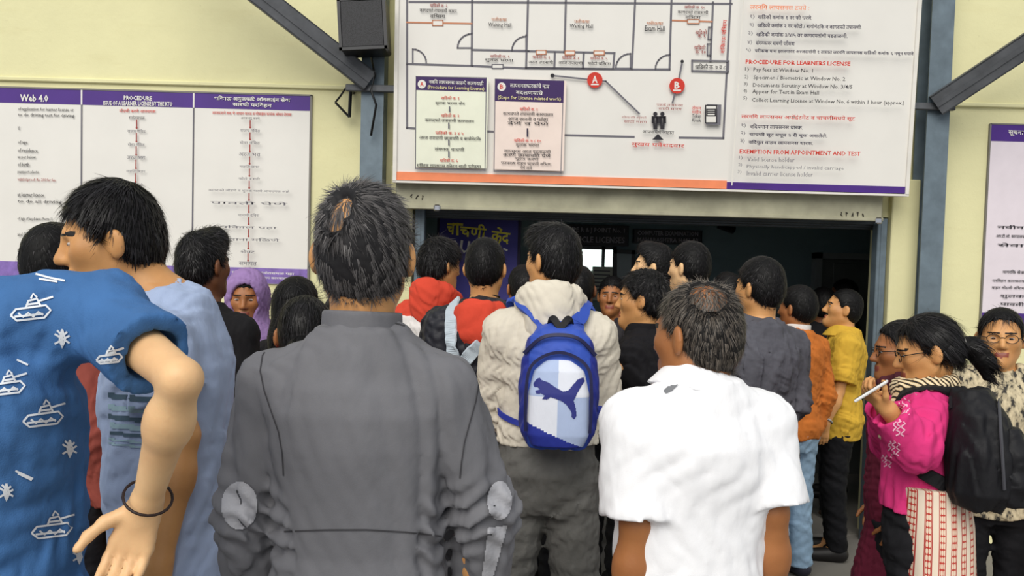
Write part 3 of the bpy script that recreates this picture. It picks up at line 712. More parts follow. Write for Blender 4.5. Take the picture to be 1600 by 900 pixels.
def small_board(x0, y0, x1, y1, label, t1, t2):
    s_ = Board('wall_sign', label, 'sign', at((x0 + x1) / 2, y1, 7.54), 0, 0, .04)
    a, b = s_.uv(x0, y0), s_.uv(x1, y1); MB().box((a[0], 0, b[1]), (b[0], .05, a[1]), bev=.008).build('panel', BDK, s_.root)
    MB().box((a[0], -.006, b[1]), (b[0], 0, b[1] + .012)).box((a[0], -.006, a[1] - .012), (b[0], 0, a[1])).build('frame', BLACK, s_.root); s_.k = 2
    h = (y1 - y0); s_.text(t1, (x0 + 6, y0 + h * .3 - 1), (x1 - 6, y0 + h * .3 + 1), INKW, h * .27, bold=.015); s_.text(t2, (x0 + 6, y0 + h * .7 - 1), (x1 - 6, y0 + h * .7 + 1), INKW, h * .27, bold=.015)
INKW = plain('ink_pale', (170, 165, 175), .6)
small_board(879, 350, 982, 385, 'black wall sign of two text lines over the lit window', 'TYPE R & J POINT No. 1', 'VEHICLE LICENSES')
small_board(990, 357, 1097, 383, 'shorter black wall sign hung beside the other black sign', 'COMPUTER EXAMINATION', 'MAHARASHTRA HALL 12')
# lit hatch window, notices and a picture frame on the back wall
LIT = NT('lit_window'); LIT.b.inputs['Emission Color'].default_value = (.80, 1.0, .92, 1); LIT.b.inputs['Emission Strength'].default_value = 3.0; LIT.b.inputs['Base Color'].default_value = (.8, .9, .85, 1)
a, b = at(888, 389, 7.57), at(956, 424, 7.57)
wn = MB().box((a.x, 7.56, b.z), (b.x, 7.59, a.z)).build('window_1', LIT.m); wn['kind'] = 'structure'
mb = MB()
for x in (a.x - .03, (a.x + b.x) / 2 + .1, b.x): mb.box((x, 7.53, b.z - .03), (x + .03, 7.6, a.z + .03))
mb.box((a.x - .03, 7.53, a.z), (b.x + .03, 7.6, a.z + .03)).box((a.x - .03, 7.53, b.z - .03), (b.x + .03, 7.6, b.z)).build('window_frame', STEELD, wn)
NOT_ = plain('notice_paper', (196, 200, 190), .7)
def sheet(x0, y0, x1, y1, label, mat, name='notice_sheet', cat='notice'):
    s_ = Board(name, label, cat, at((x0 + x1) / 2, y1, 7.5), 0, 0, .01); a, b = s_.uv(x0, y0), s_.uv(x1, y1)
    MB().box((a[0], 0, b[1]), (b[0], .1, a[1]), bev=.003).build('panel', mat, s_.root); return s_
s_ = sheet(926, 416, 956, 470, 'pale notice sheets pinned below the lit window', NOT_)
for i in range(6): s_.lines([[(929, 423 + i * 6), (952, 424 + i * 6)]], .012, INKG)
s_ = sheet(961, 393, 990, 440, 'dark framed glass panel on the back wall beside notices', plain('glass_teal', (96, 116, 118), .15), 'picture_frame', 'frame')
s_.lines([[(961, 393), (990, 394), (989, 440), (961, 440), (961, 393)]], .035, BLACK, 'frame')
# cable with a small camera, metal door inside at right
x0, z1 = at(1284, 404, 7.1), at(1345, 408, 7.1)
dr = empty('door_1', (x0.x, 7.1, 0)); dr['kind'] = 'structure'
DG = plain('door_grey', (92, 94, 92), .5, .1, .12, 5)
MB().box((0, 0, 0), (.9, .05, x0.z), bev=.006).build('leaf', DG, dr)
MB().box((-.06, -.02, 0), (0, .07, x0.z + .05)).box((.9, -.02, 0), (.96, .07, x0.z + .05)).box((-.06, -.02, x0.z), (.96, .07, x0.z + .05)).build('door_frame', plain('door_frame_grey', (128, 132, 134), .5), dr)
for z in (.35, 1.2): MB().box((.1, -.008, z), (.8, 0, z + .62), bev=.004).build('door_panel', DG, dr)
MB().tube([(.07, -.06, 1.0), (.07, -.06, 1.15)], .012, 8).build('door_handle', CHROME, dr)
p = at(1137, 356, 7.5); cm_ = empty('ceiling_camera', (p.x, p.y, p.z)); tag(cm_, 'small dark surveillance camera on the back wall', 'camera')
MB().tube([(0, .1, .03), (0, 0, .03)], .02, 8).build('mount', BLACK, cm_); MB().tube([(-.09, -.05, .02), (.05, -.02, -.02)], .035, 10).build('housing', BLACK, cm_)
# ------------------------------------------------------------------ people
SKIN_A = skin('skin_tan', (206, 152, 98)); SKIN_B = skin('skin_brown', (164, 108, 66)); SKIN_C = skin('skin_dark', (112, 70, 44)); SKIN_D = skin('skin_light', (236, 194, 146))
LIP = plain('lips', (140, 72, 58), .4); LIPD = plain('lips_dark', (92, 50, 40), .45); BROW = plain('brow_hair', (22, 17, 15), .6)
EYEW = plain('eye_white', (196, 186, 178), .2); EYED = plain('eye_dark', (25, 15, 10), .1)
HBLK = hairmat('hair_black', (10, 9, 10), (46, 43, 46), .6)
HGRY = hairmat('hair_charcoal', (34, 33, 35), (116, 112, 112), .8)
HSALT = hairmat('hair_salt', (24, 22, 22), (128, 118, 108), .62)
HBRN = hairmat('hair_brown_black', (14, 10, 9), (60, 46, 40), .5)

def rot(yaw, pitch=0.0, tilt=0.0):
    return np.array(Matrix.Rotation(yaw, 3, 'Z') @ Matrix.Rotation(-pitch, 3, 'X') @ Matrix.Rotation(tilt, 3, 'Y'))

def unit(v):
    v = np.asarray(v, float); return v / (np.linalg.norm(v) + 1e-9)

def person(label, px, ytop, Y, heading=0, yaw=0, pitch=0, tilt=0, H=None, w=1.0, deep=1.0, hs=.94, thin=1.0, res=.007, sk=SKIN_B,
           female=False, lean=0.0, side=0.0, head_off=(0, 0, 0), arms=None, hair='short', hairmat_=None, hair_kw=None,
           top=None, bottom=None, moustache=False, brows=True, glasses=False, strands=4000, shoes=(30, 28, 28), stance=.0, seed=1, hand_side=''):
    """one standing figure; local x = the person's right, y = forward, z = up"""
    hm = hairmat_ or HBLK; hair_kw = hair_kw or {}; arms = arms or {}
    g = at(px, ytop, Y)
    H = H or g.z
    root = empty('person', (g.x, Y, 0), math.radians(heading)); tag(root, label, 'person')
    M = Matrix.Translation((g.x, Y, 0)) @ Matrix.Rotation(math.radians(heading), 4, 'Z'); Mi = M.inverted()
    def loc(p):
        if p is None: return None
        if p[0] == 'px': return np.array(Mi @ at(*p[1:]))
        return np.array(p, float)
    s = H / 1.72; rng = np.random.RandomState(seed); R = {'root': root, 'M': M, 'Mi': Mi, 'H': H, 's': s}
    zh = .52 * H
    shear = lambda z: np.array([side * max(z - zh, 0), lean * max(z - zh, 0), 0])
    sw = w * (.9 if female else 1.0); hw = w * (1.03 if female else 1.0)
    Z = np.array([.44, .48, .52, .57, .62, .68, .73, .765, .79, .81, .83, .845]) * H
    A = np.array([.13, .158, .168, .156, .146, .152, .164, .164, .146, .112, .080, .060]) * s * np.array([hw] * 4 + [sw * (.94 if female else 1)] * 2 + [sw] * 6)
    B = np.array([.09, .110, .118, .108, .103, .112, .118, .112, .096, .078, .066, .058]) * s * w * deep
    YC = np.array([0, -.005, -.01, 0, .005, 0, -.005, -.012, -.018, -.022, -.022, -.02]) * s
    rows = np.stack([Z, A, B, YC + lean * np.maximum(Z - zh, 0), side * np.maximum(Z - zh, 0)], 1)
    hc = np.array([0, .0, H - .132 * hs]) + shear(H - .132) + np.array(head_off)
    HR = rot(math.radians(yaw), math.radians(pitch), math.radians(tilt))
    hp = lambda x, y, z: hc + HR @ (np.array([x, y, z]) * hs)
    c7 = np.array([0, -.02 * s, .842 * H]) + shear(.842 * H)
    J = {}
    for sd, sg in (('R', 1), ('L', -1)):
        sh = np.array([sg * .160 * s * sw, -.018 * s, .787 * H]) + shear(.787 * H)
        ar = arms.get(sd, {})
        el = loc(ar.get('elbow')); wr = loc(ar.get('wrist'))
        if el is None: el = sh + np.array([sg * .050, -.03, -.28]) * s
        if wr is None: wr = el + np.array([sg * .005, .07, -.245]) * s
        if 'shoulder' in ar: sh = loc(ar['shoulder'])
        hd = unit(loc(ar['hand']) - wr if 'hand' in ar and ar['hand'][0] == 'px' else ar.get('hand', wr - el))
        pn = unit(ar.get('palm', (-sg, 0, 0))); pn = unit(pn - hd * (pn @ hd))
        J[sd] = (sh, el, wr, hd, pn, ar.get('curl', .35), sg)
    R['J'] = J; R['hp'] = hp; R['hc'] = hc; R['HR'] = HR; R['rows'] = rows; R['c7'] = c7
    legs = {}
    for sg in (-1, 1):
        legs[sg] = (np.array([sg * .088 * s * hw, 0, .50 * H]), np.array([sg * (.095 + stance) * s, .015 * s, .275 * H]), np.array([sg * (.10 + stance * 1.6) * s, -.02 * s, .05 * H]))
    # ---- body
    ext = [hc + .2, hc - .2] + [q for v in J.values() for q in (v[0], v[1], v[2], v[2] + v[3] * .2)] + [np.array([.2, .14, 0]) * s, np.array([-.2, -.14, 0])]
    lo = np.min(ext, 0) - .07; hi = np.max(ext, 0) + .07; lo[2] = max(lo[2], .02)
    v = Vol(lo, hi, res)
    v.add(loft(rows, -.012), 0)
    for sg in (-1, 1):
        a, b, c = legs[sg]
        v.add(cone(a, b, .075 * s, .05 * s), .03); v.add(cone(b, c, .05 * s, .036 * s), .02)
        v.add(cone(c, c + np.array([0, .13 * s, -.045 * H]), .034, .03), .02)
    for sd in 'RL':
        sh, el, wr, hd, pn, curl, sg = J[sd]
        v.add(cone(c7 + np.array([0, 0, -.02]), sh, .045 * s, .047 * s), .03)
        ta = thin * s
        v.add(cone(sh, el, .05 * ta * w ** .5, .037 * ta), .03); v.add(cone(el, el + (wr - el) * .35, .035 * ta, .041 * ta), .012); v.add(cone(el + (wr - el) * .3, wr, .041 * ta, .027 * ta), .02)
        t = np.cross(hd, pn) * sg
        offs = (.030, .010, -.010, -.029); lens = (.072, .080, .074, .058); hsz = s * .92 * (.5 + .5 * thin)
        v.add(cone(wr, wr + hd * .03 * hsz, .026 * ta, .024 * ta), .02)
        for o, L in zip(offs, lens):
            b0 = wr + (hd * .02 + t * o * .6) * hsz; b1 = wr + (hd * (.088 - abs(o) * .2) + t * o) * hsz
            v.add(cone(b0, b1, .0135 * hsz, .0115 * hsz), .012)
            p0 = b1; ang = 0
            for q, (fr, rr) in enumerate(((.45, .0098), (.31, .0088), (.24, .0076))):
                ang += curl * (.8 + .35 * q)
                p1 = p0 + (hd * math.cos(ang) + pn * math.sin(ang) + t * o * 1.8 * (.5 if q == 0 else .2)) * L * fr * hsz
                v.add(cone(p0, p1, rr * hsz, rr * .93 * hsz), .004); p0 = p1
        p0 = wr + (hd * .022 + t * .02) * hsz
        for q, (L, rr) in enumerate(((.045, .0145), (.034, .0115), (.027, .0098))):
            dr = unit(hd * (.62 + .2 * q) + t * (.75 - .2 * q) + pn * (.25 + .5 * curl * q)); p1 = p0 + dr * L * hsz
            v.add(cone(p0, p1, rr * hsz, rr * .9 * hsz), .006); p0 = p1
    # ---- head
    nb = c7 + np.array([0, .012, -.03])
    v.add(cone(nb, hp(0, -.03, -.05), .061 * s * (.88 if female else 1), .055 * hs * (.88 if female else 1)), .03)
    v.add(cone(nb + np.array([0, .03, -.02]), hp(0, .01, -.07), .045 * s, .045 * hs), .03)
    v.add(ell(hp(0, -.012, .035), np.array([.076, .096, .083]) * hs, HR), .02)
    v.add(ell(hp(0, .028, -.028), np.array([.061, .062, .082]) * hs, HR), .03)
    for sg in (-1, 1):
        v.add(cone(hp(sg * .048, .0, -.055), hp(0, .072, -.098), .022 * hs, .019 * hs), .035)
        v.add(cone(hp(sg * .043, .056, -.016), hp(sg * .05, .03, -.02), .021 * hs, .02 * hs), .03)
    v.add(cone(hp(-.028, .079, .024), hp(.028, .079, .024), .012 * hs, .012 * hs), .02)
    for sg in (-1, 1): v.cut(ell(hp(sg * .032, .098, .004), np.array([.019, .016, .013]) * hs, HR), .014)
    v.add(cone(hp(0, .086, .014), hp(0, .108, -.028), .008 * hs, .0125 * hs), .014)
    for sg in (-1, 1):
        v.add(cone(hp(sg * .011, .096, -.033), hp(sg * .014, .09, -.033), .0085 * hs, .008 * hs), .008)
        v.add(ell(hp(sg * .085, -.012, -.008), np.array([.010, .022, .034]) * hs, HR @ rot(sg * .55)), .008)
        v.cut(ell(hp(sg * .095, .004, -.003), np.array([.009, .012, .019]) * hs, HR @ rot(sg * .55)), .006)
    v.add(cone(hp(-.017, .086, -.060), hp(.017, .086, -.060), .0085 * hs), .01); v.add(cone(hp(-.014, .086, -.071), hp(.014, .086, -.071), .009 * hs), .01)
    HRt = HR.T
    def mf(C):
        q = ((C - hc) @ HR) / hs; x, y, z = np.abs(q[:, 0]), q[:, 1], q[:, 2]
        m = np.zeros(len(C), int)
        m[(y > .06) & (x < .026) & (np.abs(z + .0655) < .0105)] = 1
        if brows: m[(y > .05) & (x > .010) & (x < .052) & (np.abs(z - .026 + (x - .03) * .12) < .0036)] = 2
        if moustache: m[(y > .06) & (x < .032) & (z > -.054) & (z < -.042)] = 2
        return m
    body, BV, BQ = field_obj('body', v, [sk, LIPD if sk is SKIN_C else LIP, BROW], root, mf); R['body'] = body
    for sg in (-1, 1):
        me = eye_mesh(hs); eo = link('eye', me, [], root)
        eo.matrix_basis = Matrix.Translation(Vector(hp(sg * .032, .0735, .003))) @ Matrix(HR).to_4x4() @ Matrix.Diagonal((1.1, 1, .5, 1))
    # ---- hair
    if hair: R['hair'] = make_hair(R, hair, hm, hs, res, strands, rng, hair_kw, BV, BQ)
    # ---- trousers
    bt = dict(color=(30, 30, 34), infl=.014, kind='trousers', top=.60, hem=.04); bt.update(bottom or {})
    if top: bt['top'] = min(bt['top'], max(top.get('hem', .50) + .022, .47))
    mat = bt.get('mat') or fabric('cloth_%d_%d_%d' % tuple(bt['color']), bt['color'])
    vb = Vol(np.array([-.3, -.22, .03]) * s, np.array([.3, .22, bt['top'] * H / s + .03]) * s, max(res, .008))
    vb.add(loft(rows[:6], min(bt['infl'], (top or {}).get('infl', .016) - .007)), 0)
    for sg in (-1, 1):
        a, b, c = legs[sg]
        vb.add(cone(a, b, .084 * s + bt['infl'] * .6, .057 * s + bt['infl']), .03); vb.add(cone(b, c, .057 * s + bt['infl'], .046 * s + bt['infl']), .02)
    vb.disp(folds(seed + 5, .11, .006, (1, 1, 1.6)))
    vb.clip(lambda x, y, z: np.maximum(z - bt['top'] * H, bt['hem'] * H - z))
    R['trousers'], tV, tQ = field_obj('trousers', vb, mat, root)
    # ---- shoes
    for sg in (-1, 1):
        c = legs[sg][2]; vs_ = Vol(c + np.array([-.07, -.1, -.1]), c + np.array([.07, .24, .06]), .009)
        vs_.add(cone((c[0], c[1] - .02, .045), (c[0] + sg * .02, c[1] + .17 * s, .032), .045, .036), 0); vs_.add(cone((c[0], c[1], .05), (c[0], c[1], .09), .042, .04), .02)
        vs_.clip(lambda x, y, z: -z)
        field_obj('shoe', vs_, plain('shoe_%d_%d_%d' % tuple(shoes), shoes, .5), root)
    # ---- top garment
    if top: R.update(make_top(R, top, H, s, w, res, seed, female))
    if glasses: make_glasses(R, hs, glasses)
    return R

_eye = {}
def eye_mesh(hs):
    k = round(hs, 2)
    if k not in _eye:
        V = []; Q = []; n, m = 10, 10; mi = []
        for i in range(n + 1):
            th = math.pi * i / n
            for j in range(m):
                ph = 2 * math.pi * j / m; V.append((math.sin(th) * math.cos(ph) * .0125 * hs, math.cos(th) * .0125 * hs, math.sin(th) * math.sin(ph) * .0125 * hs))
        for i in range(n):
            for j in range(m):
                Q.append((i * m + j, (i + 1) * m + j, (i + 1) * m + (j + 1) % m, i * m + (j + 1) % m)); mi.append(1 if i < 2 else 0)
        me = mesh_np('eye', V, Q); me.materials.append(EYEW); me.materials.append(EYED); me.polygons.foreach_set('material_index', mi); _eye[k] = me
    return _eye[k]

HLX = [-.14, -.075, -.045, -.020, -.004, .004, .018, .028, .048, .075, .12]
HLZ = [-.085, -.085, -.060, -.038, .030, .012, .000, .018, .050, .072, .080]
def make_hair(R, kind, hm, hs, res, strands, rng, kw, BV, BQ):
    hp, hc, HR, root = R['hp'], R['hc'], R['HR'], R['root']
    t = kw.get('thick', .008); top = kw.get('top', .012); nap = kw.get('nape', 0.0); bald = kw.get('bald', 0.0); bc = kw.get('bald_at', (.0, -.07, .095)); front = kw.get('front', 0.0)
    v = Vol(hc - .23 * hs - np.array([0, 0, kw.get('down', 0)]), hc + .22 * hs, max(.0045, res * .8))
    v.add(ell(hp(0, -.014, .037), np.array([.077 + t, .095 + t, .085 + top]) * hs, HR), 0)
    v.add(ell(hp(0, -.045, -.015), np.array([.066 + t, .062 + t, .075]) * hs, HR), .03)
    if kw.get('quiff'): v.add(ell(hp(0, .045, .09 + kw['quiff'] * .3), np.array([.062, .05, .03 + kw['quiff'] * .5]) * hs, HR), .03)
    def hf(x, y, z):
        p = (x - hc[0], y - hc[1], z - hc[2]); q = [(HR[0, i] * p[0] + HR[1, i] * p[1] + HR[2, i] * p[2]) / hs for i in range(3)]
        zl = np.interp(q[1], HLX, HLZ) - nap * (q[1] < -.03) + front * (q[1] > .03)
        return (zl - q[2]) * .75 * hs
    if kind != 'long': v.clip(hf, .006)
    else:
        v.clip(lambda x, y, z: np.minimum(hf(x, y, z), np.full_like(z, 9)), .006)
        L = kw.get('down', .25)
        v.add(cone(hp(0, -.055, .02), hc + np.array([0, -.09, -.13]), .085 * hs, .08 * hs), .03); v.add(cone(hc + np.array([0, -.09, -.13]), hc + np.array([0, -.10, -L]), .08 * hs, .06 * hs), .03)
        v.cut(ell(hp(0, .075, -.02), np.array([.07, .055, .095]) * hs, HR), .01)
    if kind == 'bun':
        v.add(ell(hp(0, -.135, kw.get('bun_z', -.03)), np.array([.042, .036, .042]) * hs, HR), .012)
    if kind == 'pony':
        a, b, c, d = hp(0, -.10, .005), hp(0, -.142, -.012), hp(.006, -.168, -.062), hp(.008, -.168, -.125)
        v.add(cone(a, b, .026, .034), .012); v.add(cone(b, c, .034, .032), .01); v.add(cone(c, d, .032, .012), .01)
    if bald: v.cut(ell(hp(*bc), np.array([bald, bald * 1.1, .05]) * hs, HR), .02)
    v.disp(folds(int(rng.randint(999)), .022, kw.get('rough', .0022), (1, 1, 1)))
    V, Q = v.nets()
    # strands combed away from the crown, over the cap
    n = strands
    wh = hp(*kw.get('whorl', (.0, -.065, .115)))
    a = V[Q]; ar = np.linalg.norm(np.cross(a[:, 2] - a[:, 0], a[:, 3] - a[:, 1]), axis=1)
    nm = np.cross(a[:, 2] - a[:, 0], a[:, 3] - a[:, 1]); nm /= np.linalg.norm(nm, axis=1)[:, None] + 1e-9
    ctr = a.mean(1); ok = ((ctr - hc) * nm).sum(1) > 0; pr = ar * ok; pr /= pr.sum()
    pick = rng.choice(len(Q), n, p=pr); u = rng.rand(n, 4); u /= u.sum(1)[:, None]
    P = (a[pick] * u[:, :, None]).sum(1); N = nm[pick]
    if bald:                         # thin wisps over the bare crown
        ba = BV[BQ]; bc_ = ba.mean(1); near = np.where(np.linalg.norm(bc_ - np.array(hp(*bc)), axis=1) < bald * 1.55 * hs)[0]
        if len(near):
            bn_ = np.cross(ba[near, 2] - ba[near, 0], ba[near, 3] - ba[near, 1]); bn_ /= np.linalg.norm(bn_, axis=1)[:, None] + 1e-9
            sel = rng.randint(0, len(near), kw.get('wisp', 400)); uu = rng.rand(len(sel), 4); uu /= uu.sum(1)[:, None]
            P = np.concatenate([P, (ba[near[sel]] * uu[:, :, None]).sum(1) + bn_[sel] * .003]); N = np.concatenate([N, bn_[sel]]); n = len(P)
    D = P - wh + np.array([0, 0, -.02]) + np.array(HR @ np.array(kw.get('comb', (0, 0, 0)))) + rng.randn(n, 3) * kw.get('mess', .018)
    D -= N * (D * N).sum(1)[:, None]; D /= np.linalg.norm(D, axis=1)[:, None] + 1e-9
    L = kw.get('len', .024) * (.5 + rng.rand(n)) ; wd = kw.get('sw', .0011) * (.6 + .8 * rng.rand(n)); lift = kw.get('lift', .10) * (rng.rand(n))
    S = np.cross(D, N); k0 = len(V); segs = 3; SV = []; 
    for i in range(segs + 1):
        f = i / segs
        c = P - N * .002 + D * (L * f)[:, None] + N * (L * lift * np.sin(f * 1.9) - kw.get('hug', .8) * (L * f) ** 2 / .19)[:, None]
        e = S * (wd * (1 - f * .85))[:, None]; SV += [c - e, c + e]
    SV = np.stack(SV, 1).reshape(-1, 3); base = k0 + np.arange(n) * (2 * segs + 2)
    SQ = np.concatenate([np.stack([base + 2 * i, base + 2 * i + 1, base + 2 * i + 3, base + 2 * i + 2], 1) for i in range(segs)])
    me = mesh_np('hair', np.concatenate([V, SV]), np.concatenate([Q, SQ]))
    o = link('hair', me, list(hm), root); mi = np.zeros(len(Q) + len(SQ), np.int32); mi[:len(Q)] = 1; me.polygons.foreach_set('material_index', mi); return o

def make_top(R, T, H, s, w, res, seed, female):
    d = dict(name='shirt', color=(60, 60, 66), infl=.016, sleeve=1.75, hem=.50, collar=None, fold=.006, armk=.025, foldscale=.12, squash=(1, 1, .7), loose=.92, mat=None, cuff=.004, flare=0.0, armr=1.0, zipback=False, neck=.070, matfn=None, seamcut=None)
    d.update(T); root, rows, J, c7 = R['root'], R['rows'].copy(), R['J'], R['c7']
    mat = d['mat'] or fabric('cloth_%d_%d_%d' % tuple(d['color']), d['color'])
    ca, cb = rows[7, 1], rows[7, 2]
    for i in range(7):
        rows[i, 1] = max(rows[i, 1], ca * d['loose']); rows[i, 2] = max(rows[i, 2], cb * d['loose'])
    hem = d['hem'] * H
    if hem < rows[0, 0]:
        r0 = rows[0].copy(); r0[0] = hem - .05; r0[1] += d['flare']; r0[2] += d['flare']; rows = np.vstack([r0, rows])
    ext = [rows[-1, [4, 3, 0]] + .1, c7 - .25, c7 + .25]
    for sd in 'RL':
        sh, el, wr = J[sd][:3]; ext += [sh, el] + ([wr] if d['sleeve'] > 1 else [])
    lo = np.min(ext, 0) - .1; hi = np.max(ext, 0) + .1; lo[2] = min(lo[2], hem); hi[2] = c7[2] + .1
    m = rows[:, 1].max() + .05; lo[0] = min(lo[0], -m); hi[0] = max(hi[0], m); lo[1] = min(lo[1], -m); hi[1] = max(hi[1], m)
    v = Vol(lo, hi, max(res, .006))
    I = d['infl']; v.add(loft(rows, I), 0)
    for sd in 'RL':
        sh, el, wr, hd, pn, curl, sg = J[sd]; ar = d['armr']
        v.add(cone(c7 + np.array([0, -.005, -.035]), sh, .050 * s + I * .7, .052 * s + I * .7), .04)
        L = d['sleeve']
        vv = Vol(v.lo, v.lo + v.h, v.h); vv.ax = v.ax; vv.F = np.full_like(v.F, .5)
        e = sh + (el - sh) * min(L, 1) if L < 1 else el
        vv.add(cone(sh, el, (.053 * s) * ar + I, (.044 * s) * ar + I * (1.1 if L > 1 else 1.5)), 0)
        if L > 1: vv.add(cone(el, wr, (.045 * s) * ar + I * 1.1, (.030 * s) * ar + I), .02)
        q0, q1 = (sh, el) if L < 1 else (el, wr); fr = L if L < 1 else L - 1
        ax = unit(q1 - q0); cp = q0 + (q1 - q0) * fr
        x, y, z = v.grid(); pl = (x - cp[0]) * ax[0] + (y - cp[1]) * ax[1] + (z - cp[2]) * ax[2]
        near = ((x - cp[0]) ** 2 + (y - cp[1]) ** 2 + (z - cp[2]) ** 2) < .3 ** 2
        vv.F = np.where(near, np.maximum(vv.F, pl), vv.F)
        # hollow cuff
        rr = (.042 * s if L < 1 else .030 * s) * ar + I * .35
        vv.cut(cone(cp - ax * .02, cp + ax * .06, rr, rr), 0)
        v.F = smin(v.F, vv.F, d['armk'])
    # neck opening
    up = unit(R['hp'](0, -.03, -.05) - c7)
    v.cut(cone(c7 + up * .012 + np.array([0, .02, .0]), c7 + up * .2, (d['neck'] - .014) * s, (d['neck']) * s), .012)
    if d['fold']:
        f1 = folds(seed + 11, d['foldscale'], d['fold'], d['squash']); v.disp(f1)
        v.disp(folds(seed + 13, d['foldscale'] * .42, d['fold'] * .38, d['squash']))
        # crumple rings round the elbows and the waist
        for sd in 'RL':
            if d['sleeve'] <= 1: continue
            el = J[sd][1]; ax = unit(J[sd][2] - J[sd][0])
            def ring(x, y, z, el=el, ax=ax):
                t = (x - el[0]) * ax[0] + (y - el[1]) * ax[1] + (z - el[2]) * ax[2]
                return d['fold'] * .7 * np.sin(t * 150 + 3 * np.sin(x * 40 + y * 33)) * np.exp(-(t / .07) ** 2) * (((x - el[0]) ** 2 + (y - el[1]) ** 2) < .02)
            v.disp(ring)
    v.clip(lambda x, y, z: hem + .006 * np.sin(x * 31 + y * 23 + seed) - z)
    if d['seamcut']: d['seamcut'](v)
    o, V, Q = field_obj(d['name'], v, mat, root, d['matfn']); out = {'top': o, 'tV': V, 'tQ': Q}
    if d['collar']:
        kind = d['collar']; cm = d.get('collar_mat') or (mat[0] if isinstance(mat, (list, tuple)) else mat)
        cc = c7 + np.array([0, .012, -.01]) + np.array(d.get('collar_off', (0, 0, 0))); vc = Vol(cc - .22, cc + .22, max(.005, res * .8))
        ux = up
        def radial(x, y, z):
            p = (x - cc[0], y - cc[1], z - cc[2]); t = p[0] * ux[0] + p[1] * ux[1] + p[2] * ux[2]
            q = [p[i] - t * ux[i] for i in range(3)]; return np.sqrt(q[0] ** 2 + (q[1] * .95) ** 2 + q[2] ** 2), t, p[1]
        if kind == 'stand':
            def fn(x, y, z):
                r, t, f = radial(x, y, z); hgt = d.get('collar_h', .045)
                return np.maximum(np.abs(r - (.067 * s - t * .06)) - .007, np.abs(t - hgt * .5 + f * .12) - hgt * .55)
            vc.add((fn, cc - .2, cc + .2)); 
        elif kind == 'fold':
            def fn(x, y, z):
                r, t, f = radial(x, y, z); tt = np.clip(.038 + f * .10 - 0 * t, .02, .06)
                outer = np.maximum(np.abs(r - (.066 * s + (tt - t) * .62)) - .006, np.abs(t - tt * .35) - tt * .75)
                inner = np.maximum(np.abs(r - .063 * s) - .006, np.abs(t - tt * .4) - tt * .7)
                return smin(np.where(np.abs(x - cc[0]) < .02 + .25 * 0, np.where(f > .03, .05, outer), outer), inner, .006)
            vc.add((fn, cc - .2, cc + .2))
        elif kind == 'hood':
            hb = d.get('hood', 1.0)
            def fn(x, y, z):
                p = (x - cc[0], y - cc[1], z - cc[2]); f = p[1]
                r = np.sqrt((p[0] / 1.05) ** 2 + (p[1] + .012) ** 2); zt = np.clip(-f * .25, -.03, .03) + .012
                return np.sqrt((r - .086 * s) ** 2 + ((p[2] - zt) / (1.15 + .35 * hb)) ** 2) - (.026 + .012 * hb * np.clip(-f * 12, 0, 1))
            vc.add((fn, cc - .2, cc + .2)); vc.add(ell(cc + np.array([0, -.10, -.04]), (.085 * s, .046, .08 * hb)), .04)
            vc.disp(folds(seed + 40, .11, .005)); vc.cut(cone(cc, cc + np.array([0, .0, .2]), .060 * s, .09 * s), .01)
        else:
            def fn(x, y, z):
                r, t, f = radial(x, y, z); return np.sqrt((r - .069 * s) ** 2 + (t - .006 + f * .2) ** 2) - .008
            vc.add((fn, cc - .2, cc + .2))
        out['collar'], cV, cQ = field_obj({'hood': 'hood', 'rib': 'neckband'}.get(kind, 'collar'), vc, cm, o)
        out['cV'], out['cQ'] = cV, cQ
    return out

def make_glasses(R, hs, col):
    hp = R['hp']; mb = MB()
    for sg in (-1, 1):
        ring = [hp(sg * (.033 + .024 * math.cos(a)), .098 - .004 * abs(math.cos(a)), .002 + .018 * math.sin(a)) for a in np.linspace(0, 2 * math.pi, 17)]
        mb.tube(ring, .0016, 5); mb.tube([hp(sg * .057, .094, .006), hp(sg * .079, .05, .008), hp(sg * .083, -.005, .006)], .0016, 5)
    mb.tube([hp(-.010, .1, .006), hp(0, .104, .008), hp(.010, .1, .006)], .0016, 5)
    mb.build('glasses', BLACK if col is True else col, R['root'], smooth=True)

def to_local(R, px, py, Y): return R['Mi'] @ at(px, py, Y)

def child_field(name, vol, mats, parent, matfn=None): return field_obj(name, vol, mats, parent, matfn)
# ------------------------------------------------------------------ helpers on dressed figures
def view_axes(R, px, py):
    m = R['Mi'].to_3x3(); return m @ Vector((1, 0, 0)), m @ Vector((0, 0, 1)), m @ ray(px, py).normalized()
def px_patch(R, surf, name, mat, parent, c, polys, Y, cell=2.0, lift=.0025):
    """a flat print or patch: polygons in photo pixels round c, laid on the cloth where it is seen"""
    U, W, D = view_axes(R, *c); O = to_local(R, c[0], c[1], Y); k = Y / FPX
    return decal_obj(name, raster_decal(surf, [[(x * k, -y * k) for x, y in p] for p in polys], O, U, W, D, cell * k, lift), mat, parent)
def px_strokes(R, surf, name, mat, parent, c, strokes, Y, width=2.0, lift=.002):
    U, W, D = view_axes(R, *c); O = to_local(R, c[0], c[1], Y); k = Y / FPX
    return decal_obj(name, stroke_decal(surf, [[(x * k, -y * k) for x, y in p] for p in strokes], O, U, W, D, width * k, lift, 6 * k), mat, parent)
def oval(rx, ry, n=20, cx=0, cy=0): return [(cx + rx * math.cos(2 * math.pi * i / n), cy + ry * math.sin(2 * math.pi * i / n)) for i in range(n)]
def worn(R, name, label, cat, base):
    """a thing that a person carries: its own top-level object, built in the wearer's frame"""
    r = empty(name); r.matrix_basis = R['M'] @ Matrix.Translation(Vector(base)); tag(r, label, cat)
    return r, Matrix.Translation(-Vector(base))
def put(o, T):
    if o is not None: o.matrix_basis = T
    return o

